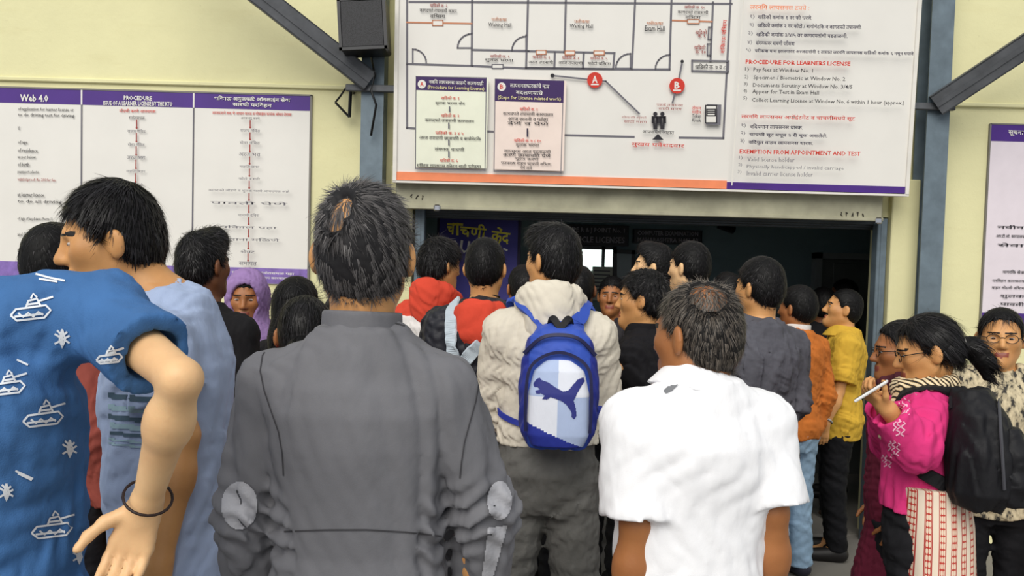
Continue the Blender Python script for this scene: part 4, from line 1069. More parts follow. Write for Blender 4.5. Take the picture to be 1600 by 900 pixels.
# ------------------------------------------------------------------ the man in the grey jacket
JK = fabric('charcoal_jacket', (112, 112, 117), .10, .7, 700, .35)
gm = person('man seen from behind in a charcoal zip jacket with pale elbow patches', 572, 287, 1.52, heading=-2, w=.945, res=.0055, sk=SKIN_A, hairmat_=HGRY, strands=34000, seed=3,
    hair_kw=dict(thick=.009, top=.012, bald=.022, bald_at=(-.03, -.088, .082), whorl=(-.03, -.085, .092), len=.027, lift=.03, hug=.75, wisp=380, mess=.004, nape=.0, sw=.0006, rough=.003), pitch=-2, yaw=2, hs=.97,
    top=dict(name='jacket', mat=JK, infl=.016, sleeve=1.93, hem=.50, collar='stand', collar_h=.05, fold=.009, foldscale=.24, squash=(1, 1, .45), loose=.74, armr=.92, armk=.012),
    arms={'R': dict(elbow=('px', 757, 800, 1.52), wrist=('px', 742, 1010, 1.60)), 'L': dict(elbow=('px', 393, 800, 1.52), wrist=('px', 404, 1010, 1.60))}, bottom=dict(color=(40, 42, 50)))
gs = Surf(gm['tV'], gm['tQ'])
PATCH = fabric('pale_grey_patch', (168, 168, 174), .2, .6, 300, .6); SEAM = plain('seam_dark', (62, 61, 65), .9)
px_patch(gm, gs, 'elbow_patch', PATCH, gm['top'], (374, 790), [oval(28, 37, 32)], 1.5, 1.6, .006)
px_patch(gm, gs, 'elbow_patch', PATCH, gm['top'], (781, 782), [oval(19, 31, 32)], 1.5, 1.6, .006)
px_patch(gm, gs, 'cuff_patch', PATCH, gm['top'], (770, 860), [[(-8, -35), (22, -40), (10, 10), (-2, 60), (-18, 60)]], 1.5, 1.8, .006)
px_strokes(gm, gs, 'seam', SEAM, gm['top'], (572, 600), [[(-150, -62), (-160, -40), (-160, -15), (-152, 15), (-140, 45), (-128, 75), (-122, 105), (-120, 140)]], 1.5, 2)
px_strokes(gm, gs, 'seam', SEAM, gm['top'], (572, 600), [[(158, -58), (172, -36), (174, -8), (168, 22), (158, 55), (150, 85), (146, 115), (145, 140)]], 1.5, 2)
px_strokes(gm, gs, 'seam', SEAM, gm['top'], (572, 830), [[(-125, 4), (-60, 0), (0, -2), (60, 0), (130, 6)]], 1.5, 2.5)
px_strokes(gm, gs, 'seam', SEAM, gm['top'], (572, 502), [[(-80, 8), (-40, 0), (0, -2), (40, 0), (80, 10)]], 1.5, 2.0)

# ------------------------------------------------------------------ the man in the white polo shirt
POLO = fabric('white_polo', (246, 246, 250), .03, .8, 600, .3)
pm = person('balding man in a bright white short-sleeved polo shirt, back turned', 1095, 408, 1.76, head_off=(0, .01, -.038), heading=14, yaw=28, pitch=3, w=.93, res=.0055, sk=SKIN_B, hairmat_=HSALT, strands=26000, seed=7,
    hs=.92, hair_kw=dict(thick=.005, top=.005, bald=.036, bald_at=(-.034, -.060, .100), whorl=(-.03, -.055, .125), len=.024, lift=.08, hug=.5, wisp=900, sw=.0007, front=.012, rough=.002),
    top=dict(name='polo_shirt', mat=POLO, infl=.022, sleeve=.92, hem=.47, collar='fold', fold=.0042, foldscale=.2, loose=.97, armr=1.05),
    arms={'R': dict(elbow=('px', 1206, 800, 1.74), wrist=('px', 1200, 1000, 1.82)), 'L': dict(elbow=('px', 995, 820, 1.68), wrist=('px', 975, 1020, 1.72))}, bottom=dict(color=(50, 46, 42)))
ps = Surf(pm['tV'], pm['tQ'])
px_patch(pm, ps, 'grey_wedge', plain('wedge_grey', (120, 122, 126), .7), pm['top'], (1046, 606), [[(-10, 4), (-2, -3), (14, -6), (4, 4), (-6, 9)]], 1.65, 1.5, .004)  # small grey wedge laid on the shirt beside the collar

# ------------------------------------------------------------------ boy in the printed blue T-shirt, leaving the picture on the left
BLUE = fabric('printed_blue_cotton', (66, 110, 164), .16, .85, 500, .6)
bt = person('young man in a blue T-shirt printed with white tanks, hand on hip', -72, 164, 1.25, heading=-4, w=1.06, res=.0048, sk=SKIN_D, strands=2500, seed=12, thin=.70, side=-.02, head_off=(-.07, .02, 0),
    top=dict(name='t_shirt', mat=BLUE, infl=.018, sleeve=.66, hem=.46, collar='rib', fold=.0045, foldscale=.16, loose=.93, armr=.74),
    arms={'R': dict(shoulder=('px', 160, 492, 1.25), elbow=('px', 283, 592, 1.10), wrist=('px', 229, 785, 1.22), hand=('px', 196, 880, 1.22), palm=(.3, -.9, .1), curl=.35)}, bottom=dict(color=(52, 58, 76)))
bs = Surf(bt['tV'], bt['tQ']); PRN = plain('print_white', (226, 230, 236), .7)
TANK = [[(-34, 12), (-26, 2), (22, -6), (30, 2), (20, 14), (-24, 20), (-34, 12)], [(-22, 8), (-14, 14), (-6, 7), (2, 13), (10, 5), (18, 10)], [(-10, 0), (-6, -12), (8, -16), (14, -4)], [(10, -12), (34, -20)], [(-2, -16), (2, -24), (8, -18)], [(-28, 14), (18, 8)], [(-8, -6), (10, -9)]]
BUG = [[(0, -16), (-4, 0), (0, 14), (5, 0), (0, -16)], [(-12, -8), (12, 6)], [(-12, 8), (12, -6)], [(-8, -14), (-2, -8)], [(8, -12), (2, -6)], [(0, -10), (0, 10)]]
for i, (c, m, k) in enumerate((((50, 482), TANK, 1), ((70, 648), TANK, 1), ((84, 822), TANK, 1.05), ((97, 530), BUG, 1), ((109, 702), BUG, 1), ((124, 870), BUG, .9), ((172, 556), TANK, .62), ((38, 742), [[(-14, -6), (14, 6)], [(-10, -2), (12, 8)]], 1), ((34, 566), [[(-8, -4), (10, 4)]], 1), ((152, 600), BUG, .7), ((155, 765), BUG, .8), ((78, 432), [[(-24, -4), (0, 2), (24, 6)], [(-18, 4), (12, 8)]], 1), ((12, 600), TANK, .9), ((10, 770), BUG, .9))):
    px_strokes(bt, bs, 'print_motif', PRN, bt['top'], c, [[(x * k, y * k) for x, y in st] for st in m], 1.15, 3.2, .0025)
w0_ = bt['J']['R'][2]; d0 = bt['J']['R'][3]
mb = MB(); ax = unit(bt['J']['R'][2] - bt['J']['R'][1]); e1 = unit(np.cross(ax, (0, 0, 1))); e2 = np.cross(ax, e1); cb = w0_ - ax * .012
mb.tube([cb + (e1 * math.cos(a) + e2 * math.sin(a)) * .034 for a in np.linspace(0, 6.2832, 22)], .0022, 6, cap=False)
mb.build('bracelet', plain('dark_thread', (40, 26, 24), .5), bt['root'], smooth=True)

# ------------------------------------------------------------------ boy with bent head beside him
PERI = fabric('periwinkle_cotton', (168, 184, 216), .10, .85, 500, .5)
bb = person('young man in a periwinkle T-shirt with bent head looking down', 278, 262, 1.80, heading=98, yaw=16, pitch=9, w=.92, thin=.85, res=.0055, sk=SKIN_A, strands=14000, seed=21, H=1.80, lean=.05, head_off=(0, .10, -.048),
    hair_kw=dict(thick=.010, top=.022, len=.030, lift=.08, mess=.012, sw=.0010, rough=.003, whorl=(.0, -.06, .14), front=.0),
    top=dict(name='t_shirt', mat=PERI, infl=.018, sleeve=.55, hem=.50, fold=.005, foldscale=.17, loose=.95, armr=1.0),
    arms={'L': dict(elbow=('px', 286, 680, 1.66), wrist=('px', 248, 880, 1.62), hand=('px', 232, 960, 1.6))}, bottom=dict(color=(30, 32, 40)))
bbs = Surf(bb['tV'], bb['tQ']); STR = plain('print_stripe_teal', (70, 92, 108), .8); STRL = plain('print_stripe_pale', (150, 178, 190), .8)
for i, (y, m, h) in enumerate(((622, STR, 8), (640, STRL, 8), (655, STR, 7), (668, STRL, 8), (680, STR, 5), (690, STRL, 3), (697, STRL, 3))):
    px_patch(bb, bbs, 'chest_stripe', m, bb['top'], (205, y), [[(-34, -h / 2 - 3), (36, -h / 2 + 3), (36, h / 2 + 3), (-34, h / 2 - 3)]], 1.7, 2.5)

# ------------------------------------------------------------------ left group in front of the poster
person('black-haired person in maroon behind the blue T-shirt, ear showing', 92, 352, 2.6, heading=-22, sk=SKIN_A, seed=31, strands=2500, top=dict(color=(146, 72, 62), name='shirt', sleeve=1.9), hair_kw=dict(thick=.014, top=.02, nape=.02))
ky = person('young man with upswept black hair in a black shirt, facing the poster', 320, 362, 3.06, heading=-18, yaw=-10, sk=SKIN_C, seed=33, strands=3500, w=1.02, hair_kw=dict(thick=.008, top=.016, quiff=.045, len=.03, lift=.4, mess=.03), top=dict(color=(20, 19, 22), name='shirt', sleeve=1.9, collar='rib', collar_mat=fabric('taupe_rib', (120, 100, 92))))
ORB = fabric('orange_nylon', (226, 96, 62), .1, .6, 400, .3); BKN = fabric('black_nylon', (24, 24, 28), .15, .6, 400, .4)
ks = Surf(ky['tV'], ky['tQ'])
def sling_bag():
    base = (.06, -.20, .95); r, T = worn(ky, 'sling_bag', 'black and orange sling bag on the back of the upswept-haired man', 'bag', base)
    v = Vol((-.14, -.33, .93), (.24, -.08, 1.36), .008); v.add(rbox((.05, -.19, 1.12), (.125, .06, .17), .05)); v.disp(folds(3, .1, .004))
    put(field_obj('bag_body', v, BKN, r)[0], T)
    v = Vol((-.1, -.33, .95), (.24, -.1, 1.3), .007); v.add(rbox((.07, -.245, 1.06), (.09, .022, .10), .02)); put(field_obj('front_pocket', v, ORB, r)[0], T)
    put(ribbon('strap', [(.15, -.20, 1.02), (.16, -.17, 1.15), (.08, -.15, 1.28), (-.04, -.12, 1.40), (-.13, -.02, 1.42), (-.13, .1, 1.36)], .035, .008, ORB, r, ks, .012), T)
    put(ribbon('trim', [(.155, -.255, 1.04), (.16, -.262, 1.13), (.10, -.262, 1.22), (.02, -.262, 1.27)], .03, .008, ORB, r, None, normal=(0, -1, 0)), T)
sling_bag()

# woman in the mauve headscarf, facing the camera
hj = person('woman in a mauve headscarf facing the camera by the poster', 386, 424, 3.9, heading=188, yaw=0, pitch=8, female=True, w=.92, res=.006, sk=SKIN_B, seed=41, strands=400, hair_kw=dict(thick=.005, top=.006, front=-.01),
    top=dict(color=(142, 66, 96), name='kurta', sleeve=1.9, hem=.33, flare=.05))
MAUVE = fabric('mauve_scarf', (146, 118, 168), .18, .8, 400, .7)
hc, HR, hpf = hj['hc'], hj['HR'], hj['hp']
v = Vol(hc - np.array([.26, .26, .42]), hc + np.array([.26, .26, .2]), .007)
v.add(ell(hpf(0, -.02, .03), (.098, .115, .112), HR)); v.add(cone(hpf(0, -.03, -.03), hj['c7'] + np.array([0, 0, -.02]), .095, .10), .05); v.add(ell(hj['c7'] + np.array([0, .0, -.09]), (.20, .13, .10)), .06)
v.cut(ell(hpf(0, .105, -.012), (.062, .09, .092), HR), .012); v.disp(folds(8, .05, .005, (1, 1, 1)))
field_obj('headscarf', v, MAUVE, hj['root'])

# women seen from behind
person('woman with long loose black hair, back turned, near the poster end', 466, 433, 3.5, heading=-10, female=True, w=.9, sk=SKIN_B, hair='long', seed=43, strands=3500, hair_kw=dict(thick=.014, top=.016, down=.34, len=.07, lift=.08, nape=.02), top=dict(color=(24, 22, 26), name='kurta', sleeve=1.9, hem=.35, flare=.03))
person('woman in pink with black hair in a low bun, back turned', 478, 461, 2.55, heading=8, female=True, w=.88, sk=SKIN_B, hair='bun', seed=44, strands=4000, hair_kw=dict(thick=.008, top=.010, len=.05, lift=.05, bun_z=-.035, whorl=(0, .03, .13), nape=-.01), top=dict(color=(206, 40, 120), name='kurta', sleeve=1.9, hem=.33, flare=.04))
person('dark-haired person almost hidden behind the grey jacket', 530, 460, 4.4, heading=10, w=.9, sk=SKIN_B, seed=45, strands=1200, top=dict(color=(40, 36, 40), name='shirt'))

# ------------------------------------------------------------------ red hoods
REDH = fabric('red_fleece', (208, 72, 52), .12, .9, 300, .5)
WHB = fabric('off_white_cotton', (228, 224, 222), .08)
rh = person('person in a red hooded top with thick black hair, turned right', 690, 374, 3.98, heading=-32, yaw=-18, pitch=6, sk=SKIN_A, seed=51, strands=4000, hair_kw=dict(thick=.018, top=.022, len=.045, lift=.25, nape=.02, rough=.005),
    top=dict(name='hoodie', mat=[REDH, WHB], sleeve=1.9, infl=.024, collar='hood', hood=1.25, matfn=lambda C: (C[:, 2] < 1.40).astype(int)))
NAVJ = fabric('black_padded_nylon', (36, 37, 44), .15, .5, 300, .5); LTG = fabric('pale_grey_webbing', (184, 196, 206), .08)
nv = person('young man in a black padded jacket with orange-red lined hood', 760, 372, 3.45, heading=-6, yaw=-6, sk=SKIN_A, seed=53, strands=4500, w=1.03, hair_kw=dict(thick=.009, top=.014, len=.022),
    top=dict(name='padded_jacket', mat=NAVJ, sleeve=1.95, infl=.034, hem=.50, collar='hood', collar_mat=REDH, hood=.8, fold=.008, foldscale=.13, collar_off=(0, -.03, -.055)), bottom=dict(color=(28, 28, 32)))
ns = Surf(nv['tV'], nv['tQ'])
def nv_pack():
    r, T = worn(nv, 'shoulder_straps', 'pale grey backpack straps over the black padded jacket', 'straps', (0, -.15, 1.2))
    for pts in ([(-.115, -.02, 1.48), (-.12, -.1, 1.44), (-.115, -.15, 1.36), (-.10, -.16, 1.26)], [(.02, -.17, 1.33), (-.03, -.17, 1.28), (-.08, -.17, 1.20)]):
        put(ribbon('strap', pts, .055, .008, LTG, r, ns, .004), T)
nv_pack()
mbk = MB(); c7 = nv['c7']; mbk.tube([c7 + np.array([.062 * math.cos(a), .012 + .06 * math.sin(a), .035 - .01 * math.sin(a)]) for a in np.linspace(0, 6.2832, 22)], .003, 6, cap=False); mbk.build('neck_cord', BLACK, nv['root'], smooth=True)

# ------------------------------------------------------------------ man with the blue backpack
CREAMJ = fabric('cream_fleece', (216, 208, 192), .08, .9, 400, .5); JEANG = fabric('grey_denim', (98, 97, 94), .3, .85, 300, .8)
hm_ = person('young man in a cream hooded jacket and grey jeans, head turned left', 864, 352, 2.88, heading=-3, yaw=48, pitch=2, sk=SKIN_A, res=.006, seed=61, strands=9000, w=.92, hair_kw=dict(thick=.010, top=.020, len=.03, quiff=.03),
    top=dict(name='hooded_jacket', mat=CREAMJ, sleeve=1.92, infl=.026, hem=.575, collar='hood', hood=1.1, fold=.006, armr=1.0), arms={'R': dict(elbow=(.195, .07, 1.12), wrist=(.12, .22, 1.2)), 'L': dict(elbow=(-.195, .07, 1.12), wrist=(-.12, .22, 1.2))}, bottom=dict(mat=JEANG, infl=.026, color=(98, 97, 94)), stance=.02)
hs_ = Surf(hm_['tV'], hm_['tQ'])
ROY = fabric('royal_blue_nylon', (52, 82, 178), .12, .55, 400, .4); DBL = fabric('deep_blue_nylon', (44, 56, 150), .12, .55, 400, .4); PWB = fabric('pack_white', (226, 230, 242), .03, .6, 400, .3); PLB = fabric('pack_pale_blue', (176, 192, 226), .05, .6, 400, .3)
def blue_pack():
    R = hm_; z0 = 1.045; base = (.02, -.24, z0); r, T = worn(R, 'backpack', 'royal blue backpack with white front pocket and leaping cat logo', 'backpack', base)
    cx, by = .035, -.205
    v = Vol((cx - .17, -.42, z0 - .03), (cx + .17, -.08, 1.56), .006)
    rows = [(z0, .100, .075, by, cx), (z0 + .05, .122, .095, by, cx), (z0 + .18, .128, .10, by, cx), (z0 + .28, .118, .09, by, cx), (z0 + .345, .100, .075, by + .01, cx), (z0 + .38, .074, .06, by + .02, cx), (z0 + .40, .03, .03, by + .03, cx)]
    v.add(loft(rows, 0, 2.8)); v.disp(folds(9, .12, .004)); put(field_obj('bag_body', v, [ROY, DBL], r, lambda C: (np.abs(C[:, 0] - cx) > .095).astype(int))[0], T)
    v = Vol((cx - .13, -.42, z0), (cx + .13, -.2, z0 + .34), .005)
    rows = [(z0 + .012, .082, .05, by - .062, cx), (z0 + .05, .098, .055, by - .066, cx), (z0 + .18, .096, .055, by - .066, cx), (z0 + .25, .080, .05, by - .06, cx), (z0 + .285, .05, .04, by - .05, cx)]
    v.add(loft(rows, 0, 3.0))
    def pm_(C):
        x, z = C[:, 0] - cx, C[:, 2] - z0; m = ((x < 0) == (z > .17)).astype(int); m[z < .085 - (x + .09) * .42] = 2; return m
    po, pV, pQ = field_obj('front_pocket', v, [PWB, PLB, DBL], r, pm_); put(po, T)
    sf = Surf(pV, pQ)
    cat = [(248, 652), (256, 640), (266, 634), (274, 641), (292, 646), (314, 660), (338, 672), (354, 668), (366, 652), (380, 636), (398, 629), (402, 641), (392, 655), (380, 676), (370, 698), (377, 722), (380, 742), (374, 754), (366, 748), (364, 732), (350, 712), (334, 700), (316, 694), (300, 690), (290, 698), (276, 696), (284, 686), (272, 680), (258, 682), (254, 674), (268, 668), (262, 662), (250, 662)]
    k = .155 / 150
    o = decal_obj('cat_logo', raster_decal(sf, [[((x - 325) * k, -(y - 690) * k) for x, y in cat]], (cx, -.3, z0 + .172), (1, 0, 0), (0, 0, 1), (0, 1, 0), .0018, .0018), plain('logo_navy', (44, 50, 128), .6), r); put(o, T)
    zp = plain('zip_dark', (26, 28, 70), .5)
    put(ribbon('zip', [(cx - .100, by - .095, z0 + .06), (cx - .102, by - .1, z0 + .18), (cx - .085, by - .098, z0 + .27), (cx, by - .092, z0 + .31), (cx + .085, by - .098, z0 + .27), (cx + .102, by - .1, z0 + .18), (cx + .100, by - .095, z0 + .06)], .010, .005, zp, r, None, normal=(0, -1, 0)), T)
    put(ribbon('zip', [(cx - .112, by - .055, z0 + .30), (cx - .06, by - .072, z0 + .35), (cx, by - .074, z0 + .362), (cx + .06, by - .072, z0 + .35), (cx + .112, by - .055, z0 + .30)], .012, .006, zp, r, None, normal=(0, -1, .3)), T)
    for sg in (-1, 1):
        put(ribbon('strap', [(cx + sg * .045, -.19, z0 + .35), (cx + sg * .07, -.17, 1.46), (sg * .115 + .01, -.11, 1.52), (sg * .13, -.03, 1.54), (sg * .13, .05, 1.50), (sg * .14, .14, 1.40), (sg * .15, .14, 1.28)], .056, .014, ROY, r, hs_, .014, n=48), T)
        put(ribbon('webbing', [(sg * .15, .14, 1.29), (sg * .165, .10, 1.2), (sg * .15, -.04, 1.12), (cx + sg * .115, -.15, z0 + .05)], .02, .005, DBL, r, hs_, .008, n=30), T)
    put(ribbon('grab_loop', [(cx - .035, by + .03, z0 + .37), (cx - .025, by - .01, z0 + .41), (cx, by - .03, z0 + .385), (cx + .025, by - .01, z0 + .41), (cx + .035, by + .03, z0 + .37)], .024, .006, BKN, r, None, normal=(0, -1, .4)), T)
blue_pack()

# ------------------------------------------------------------------ people at the gate
DK = dict(color=(22, 21, 25), name='jacket', sleeve=1.9, infl=.02)
person('person with short dark hair between padded jacket and cream hood', 818, 414, 4.4, heading=15, sk=SKIN_B, seed=71, top=dict(color=(150, 150, 152), name='shirt', sleeve=1.9, collar='stand'))
person('dark-haired person just right of the cream hood', 905, 414, 4.15, heading=-10, sk=SKIN_C, seed=72, top=dict(color=(60, 58, 62), name='shirt'))
person('short-haired person in the gateway facing out towards the camera', 957, 431, 5.0, heading=165, sk=SKIN_B, seed=73, res=.006, top=dict(color=(50, 47, 52), name='shirt', sleeve=1.8))
person('man in black with curly hair, face in profile, hands held low', 1004, 422, 3.45, heading=62, yaw=10, sk=SKIN_A, res=.006, seed=74, strands=4000, hair_kw=dict(thick=.014, top=.018, len=.03, mess=.03, rough=.005), top=dict(DK, collar='stand'), bottom=dict(color=(20, 20, 24)),
    arms={'L': dict(elbow=('px', 1000, 590, 3.3), wrist=('px', 968, 575, 3.3), hand=(0, 1, .1), palm=(.8, 0, .3)), 'R': dict(elbow=('px', 985, 610, 3.75), wrist=('px', 955, 570, 3.6))})
person('tall man with pale face looking left, below the black signs', 1021, 381, 4.4, heading=70, yaw=5, pitch=-4, sk=SKIN_D, res=.006, seed=75, strands=3000, hair_kw=dict(thick=.012, top=.02, len=.03, quiff=.03), top=dict(color=(70, 66, 70), name='shirt', sleeve=1.8, collar='fold'))
person('tall dark-haired man with ear showing, beside the pale-faced man', 1077, 378, 4.0, heading=38, yaw=8, sk=SKIN_D, res=.006, seed=76, strands=3000, hair_kw=dict(thick=.010, top=.016), top=dict(color=(120, 118, 122), name='shirt', sleeve=1.8, collar='fold'))
person('dark-haired person whose crown alone shows left of charcoal shirt', 1136, 425, 4.7, heading=5, sk=SKIN_B, seed=77, top=dict(color=(46, 46, 50), name='shirt'))
CHS = fabric('charcoal_cotton', (86, 86, 94), .2, .85, 400, .8)
person('man in a rumpled charcoal shirt facing the gate with folded arms', 1187, 403, 3.4, heading=24, yaw=14, sk=SKIN_A, res=.006, seed=78, strands=4500, w=1.02, hair_kw=dict(thick=.011, top=.018, len=.026), top=dict(name='shirt', mat=CHS, sleeve=1.35, infl=.024, collar='fold', hem=.47, fold=.008, foldscale=.1),
    arms={'R': dict(elbow=('px', 1238, 628, 3.42), wrist=('px', 1200, 640, 3.7), hand=(-.6, .6, 0)), 'L': dict(elbow=('px', 1150, 640, 3.5), wrist=('px', 1180, 650, 3.72))}, bottom=dict(color=(34, 34, 40)))
OCHJ = fabric('burnt_orange_wool', (196, 112, 48), .15, .95, 200, .7); LJ = fabric('light_blue_denim', (150, 178, 204), .2, .85, 300, .8)
person('person in a burnt orange jacket with white collar and light jeans', 1246, 446, 4.5, heading=30, yaw=10, sk=SKIN_B, seed=79, strands=2500, w=.96, hair_kw=dict(thick=.014, top=.016), shoes=(46, 46, 60), top=dict(name='jacket', mat=OCHJ, sleeve=1.9, infl=.024, hem=.485, collar='stand', collar_h=.05, collar_mat=WHB), bottom=dict(mat=LJ, infl=.02, color=(150, 178, 204), hem=.035))
person('dark-haired person in black between the orange jacket and mustard shirt', 1286, 450, 5.7, heading=-5, sk=SKIN_C, seed=80, strands=1500, hair_kw=dict(thick=.018, top=.02), top=dict(DK))
MUS = fabric('mustard_cotton', (206, 166, 58), .14, .85, 400, .6)
ym = person('moustached man in a mustard shirt gazing up beside the gate post', 1318, 450, 4.88, heading=74, yaw=2, pitch=-10, sk=SKIN_A, res=.006, seed=81, strands=2500, w=1.0, moustache=True, hair_kw=dict(thick=.006, top=.010, len=.018, front=.008), top=dict(name='shirt', mat=MUS, sleeve=.78, infl=.026, hem=.45, collar='fold', fold=.006, armr=1.15),
    arms={'L': dict(elbow=('px', 1310, 612, 4.72), wrist=('px', 1289, 662, 4.66), hand=('px', 1283, 700, 4.66))}, bottom=dict(color=(20, 20, 24)))
wj = ym['J']['L']; axw = unit(wj[2] - wj[1]); e1 = unit(np.cross(axw, (0, 1, 0))); e2 = np.cross(axw, e1); mb = MB()
mb.tube([wj[2] - axw * .02 + (e1 * math.cos(a) + e2 * math.sin(a)) * .033 for a in np.linspace(0, 6.2832, 20)], .007, 6, cap=False); mb.build('wrist_watch', CHROME, ym['root'], smooth=True)
person('figure in black standing in shadow behind the mustard shirt', 1318, 436, 6.3, heading=60, sk=SKIN_C, seed=82, strands=800, top=dict(DK))

# ------------------------------------------------------------------ woman in pink with phone and black backpack
PINK = fabric('hot_pink_fleece', (216, 56, 124), .08, .9, 300, .4)
pk = person('woman in a hot pink hoodie looking down at her phone', 1452, 474, 2.75, heading=60, yaw=14, pitch=14, female=True, w=1.0, res=.0055, sk=SKIN_A, seed=91, hair='pony', strands=7000, hair_kw=dict(thick=.012, top=.014, len=.05, lift=.04, whorl=(0, .05, .12), nape=-.02, front=.014), glasses=True, H=1.50,
    top=dict(name='hoodie', mat=PINK, sleeve=1.9, infl=.026, hem=.575, fold=.006, foldscale=.14, armr=1.15, loose=.97),
    arms={'L': dict(elbow=('px', 1430, 700, 2.56), wrist=('px', 1388, 640, 2.54), hand=('px', 1362, 620, 2.55), palm=(.3, .1, .9), curl=.55), 'R': dict(elbow=('px', 1395, 690, 2.95), wrist=('px', 1380, 634, 2.72), hand=('px', 1362, 622, 2.6), palm=(-.8, 0, .3))}, bottom=dict(color=(26, 26, 30), infl=.016, top=.585))
KUR = NT('red_white_block_print'); vv_ = KUR.coord('Object', (1, 1, 1)); sep = KUR.n('ShaderNodeSeparateXYZ'); KUR.l(vv_, sep.inputs[0])
ss = KUR.math('ADD', KUR.math('MULTIPLY', sep.outputs[0], -.5), sep.outputs[1]); st_ = KUR.math('SINE', KUR.math('MULTIPLY', ss, 150.0)); vo = KUR.n('ShaderNodeTexVoronoi'); vo.inputs['Scale'].default_value = 62; KUR.l(vv_, vo.inputs['Vector'])
mot = KUR.math('ABSOLUTE', KUR.math('MULTIPLY', KUR.math('SINE', KUR.math('MULTIPLY', ss, 420.0)), KUR.math('SINE', KUR.math('MULTIPLY', sep.outputs[2], 150.0)))); motm = KUR.ramp(mot, [(.20, (1, 1, 1, 1)), (.34, (0, 0, 0, 1))]); band = KUR.ramp(st_, [(.30, (0, 0, 0, 1)), (.36, (1, 1, 1, 1))]); edge = KUR.ramp(KUR.math('ABSOLUTE', KUR.math('SUBTRACT', st_, .02)), [(.18, (1, 1, 1, 1)), (.26, (0, 0, 0, 1))])
cc_ = KUR.mix(motm, lin((236, 214, 190)), lin((188, 54, 44))); cc_ = KUR.mix(KUR.math('SUBTRACT', 1.0, band), cc_, lin((236, 220, 200))); cc_ = KUR.mix(edge, cc_, lin((176, 44, 40))); KUR.l(cc_, KUR.b.inputs['Base Color']); KUR.b.inputs['Roughness'].default_value = .85
v = Vol((-.32, -.32, .30), (.32, .2, .98), .008); v.add(loft([(.30, .20, .115, -.075, 0), (.6, .185, .105, -.06, 0), (.80, .175, .105, -.05, 0), (.95, .165, .10, -.03, 0)], .012))
v.disp(lambda x, y, z: .008 * np.sin(x * 42 + 2 * np.sin(z * 3)) * np.clip((.95 - z) * 2, 0, 1)); v.clip(lambda x, y, z: .34 - z)
field_obj('kurta', v, KUR.m, pk['root'])
pks = Surf(pk['tV'], pk['tQ'])
PKP = plain('print_pale_pink', (246, 190, 214), .7)
sq = lambda n, s_: [(4 * math.sin(i * 1.9) * s_, -14 * s_ + 28 * s_ * i / n) for i in range(n + 1)]
for i, (c, s_) in enumerate((((1424, 604), .9), ((1412, 634), .9), ((1404, 668), .9), ((1396, 700), .8), ((1384, 720), .7))):
    px_strokes(pk, pks, 'sleeve_print', PKP, pk['top'], c, [sq(9, s_), [(x + 7, y + 2) for x, y in sq(7, s_ * .9)], [(x - 6, y - 3) for x, y in sq(6, s_ * .7)]], 2.55, 2.2)
SCF = NT('striped_scarf'); wv = SCF.n('ShaderNodeTexWave'); wv.inputs['Scale'].default_value = 22; wv.inputs['Distortion'].default_value = 2; SCF.l(SCF.coord('Object', rot=(.6, .3, .9)), wv.inputs['Vector'])
SCF.l(SCF.ramp(wv.outputs['Fac'], [(.25, lin((40, 36, 34))), (.4, lin((206, 172, 116))), (.8, lin((232, 214, 180)))]), SCF.b.inputs['Base Color']); SCF.b.inputs['Roughness'].default_value = .85
c7 = pk['c7']; v = Vol(c7 - .24, c7 + .2, .007)
v.add((lambda x, y, z: np.sqrt((np.sqrt(((x - c7[0]) / 1.15) ** 2 + (y - c7[1] - .02) ** 2) - .082) ** 2 + ((z - c7[2] - .002 - (y - c7[1]) * -.15) / 1.5) ** 2) - .022, c7 - .2, c7 + .2))
v.add(cone(c7 + np.array([-.08, .08, -.02]), c7 + np.array([-.06, .13, -.17]), .022, .016), .02); v.disp(folds(4, .045, .005)); field_obj('scarf', v, SCF.m, pk['root'])
mb = MB(); hpp = pk['hp']; mb.tube([hpp(.027 * math.cos(a), -.118, .004 + .027 * math.sin(a)) for a in np.linspace(0, 6.2832, 16)], .007, 6, cap=False); mb.build('hair_tie', plain('hair_tie_silver', (190, 186, 180), .4), pk['root'], smooth=True)
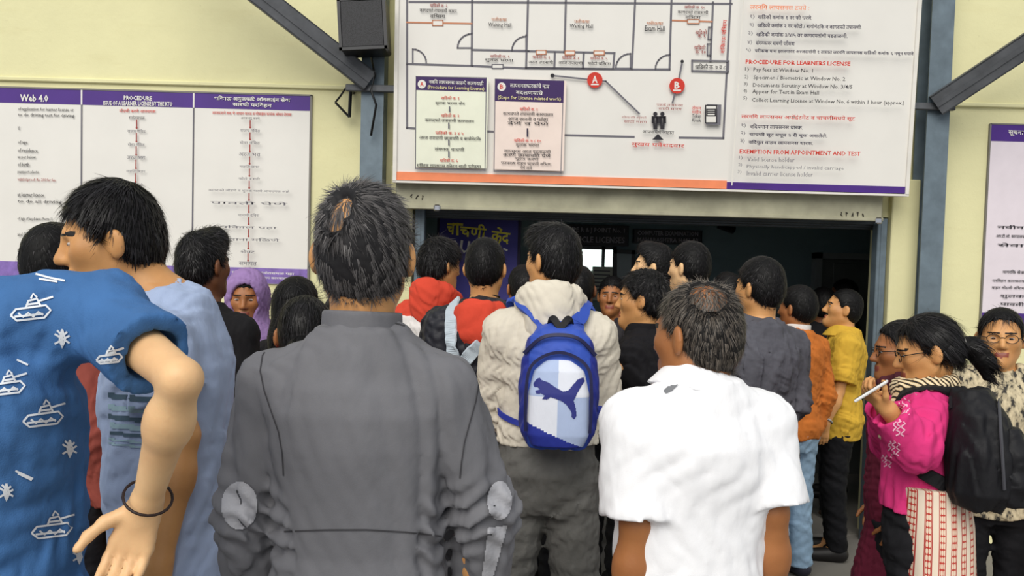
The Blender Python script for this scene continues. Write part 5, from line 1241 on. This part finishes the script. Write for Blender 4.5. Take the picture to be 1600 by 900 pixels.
def black_pack():
    z0 = .915; base = (-.12, -.2, z0); r, T = worn(pk, 'backpack', 'black backpack worn over the pink hoodie', 'backpack', base)
    cx, by = -.115, -.165
    v = Vol((cx - .19, -.44, z0 - .02), (cx + .19, -.08, 1.34), .007)
    v.add(loft([(z0, .10, .07, by, cx), (z0 + .05, .125, .095, by - .01, cx), (z0 + .17, .13, .10, by - .005, cx), (z0 + .29, .11, .08, by + .01, cx), (z0 + .36, .06, .05, by + .03, cx)], 0, 2.6)); v.disp(folds(14, .11, .007)); put(field_obj('bag_body', v, BKN, r)[0], T)
    v = Vol((cx - .14, -.45, z0), (cx + .14, -.25, z0 + .27), .007); v.add(loft([(z0 + .02, .08, .05, by - .085, cx), (z0 + .08, .10, .055, by - .09, cx), (z0 + .2, .09, .05, by - .085, cx), (z0 + .25, .06, .035, by - .07, cx)], 0, 2.8)); v.disp(folds(15, .09, .005)); put(field_obj('front_pocket', v, BKN, r)[0], T)
    for sg in (-1, 1):
        put(ribbon('strap', [(cx + sg * .06, -.15, z0 + .34), (sg * .09, -.10, 1.25), (sg * .115, 0, 1.26), (sg * .12, .10, 1.2), (sg * .15, .10, 1.1), (sg * .17, .01, 1.02), (sg * .15, -.10, .96)], .045, .010, BKN, r, pks, .006, n=56), T)
    ZG = plain('zip_grey', (70, 70, 76), .4)
    put(ribbon('zip', [(cx - .118, by - .07, z0 + .08), (cx - .122, by - .06, z0 + .18), (cx - .10, by - .05, z0 + .28), (cx - .03, by - .045, z0 + .335), (cx + .07, by - .05, z0 + .30)], .010, .004, ZG, r, None, normal=(-.6, -.8, .2)), T)
    put(MB().box((cx - .11, by - .146, z0 + .06), (cx - .085, by - .135, z0 + .085), bev=.004).build('buckle', CHROME, r), T)
black_pack()
# phone in her hand
ph = to_local(pk, 1361, 611, 2.53); r, T = worn(pk, 'phone', 'white smartphone held up by the woman in pink', 'phone', ph)
Mp = Matrix.Rotation(math.radians(-38), 4, 'X')
MB().box((-.030, -.055, -.005), (.030, .055, .004), Mp, bev=.003).build('case', WHITE, r); MB().box((-.027, -.051, .004), (.027, .051, .0055), Mp).build('screen', plain('phone_glass', (30, 32, 38), .1), r)

person('woman with glasses in a dark maroon top beyond the pink hoodie', 1408, 500, 3.25, heading=80, pitch=4, female=True, w=.9, sk=SKIN_B, res=.006, seed=95, hair='bun', strands=2500, glasses=True, hair_kw=dict(thick=.010, top=.012, len=.05, lift=.05, whorl=(0, .05, .12), front=.014), top=dict(color=(112, 36, 58), name='kurta', sleeve=1.9, hem=.28, flare=.05, collar='hood', hood=.5, collar_mat=fabric('maroon_print_scarf', (84, 38, 48), .4)))
ANI = NT('beige_grey_print'); n_ = ANI.noise(ANI.coord('Object', (1, 1, .45)), 46, 3, .6); ANI.l(ANI.ramp(n_, [(.40, lin((52, 50, 46))), (.48, lin((176, 164, 136))), (.62, lin((206, 192, 160)))]), ANI.b.inputs['Base Color']); ANI.b.inputs['Roughness'].default_value = .85
wg = person('woman with glasses in a beige animal-print kurta facing the camera', 1566, 480, 3.3, heading=168, yaw=-14, female=True, w=.98, sk=SKIN_A, res=.006, seed=96, hair='bun', strands=2500, glasses=True, hair_kw=dict(thick=.008, top=.010, len=.05, lift=.04, whorl=(0, .02, .13), front=.014), top=dict(name='kurta', mat=ANI.m, sleeve=1.5, infl=.03, hem=.46, flare=.06, armr=1.2, neck=.085), bottom=dict(color=(24, 24, 28)))
FLO = NT('pink_floral_print'); n_ = FLO.noise(FLO.coord(), 60, 3); FLO.l(FLO.ramp(n_, [(.44, lin((206, 60, 80))), (.52, lin((236, 208, 196)))]), FLO.b.inputs['Base Color'])
v = Vol((-.32, .08, .28), (.0, .3, .85), .008); v.add(cone((-.14, .19, .82), (-.15, .2, .35), .03, .06)); v.disp(folds(5, .06, .008, (1, 1, .2))); field_obj('dupatta', v, FLO.m, wg['root'])
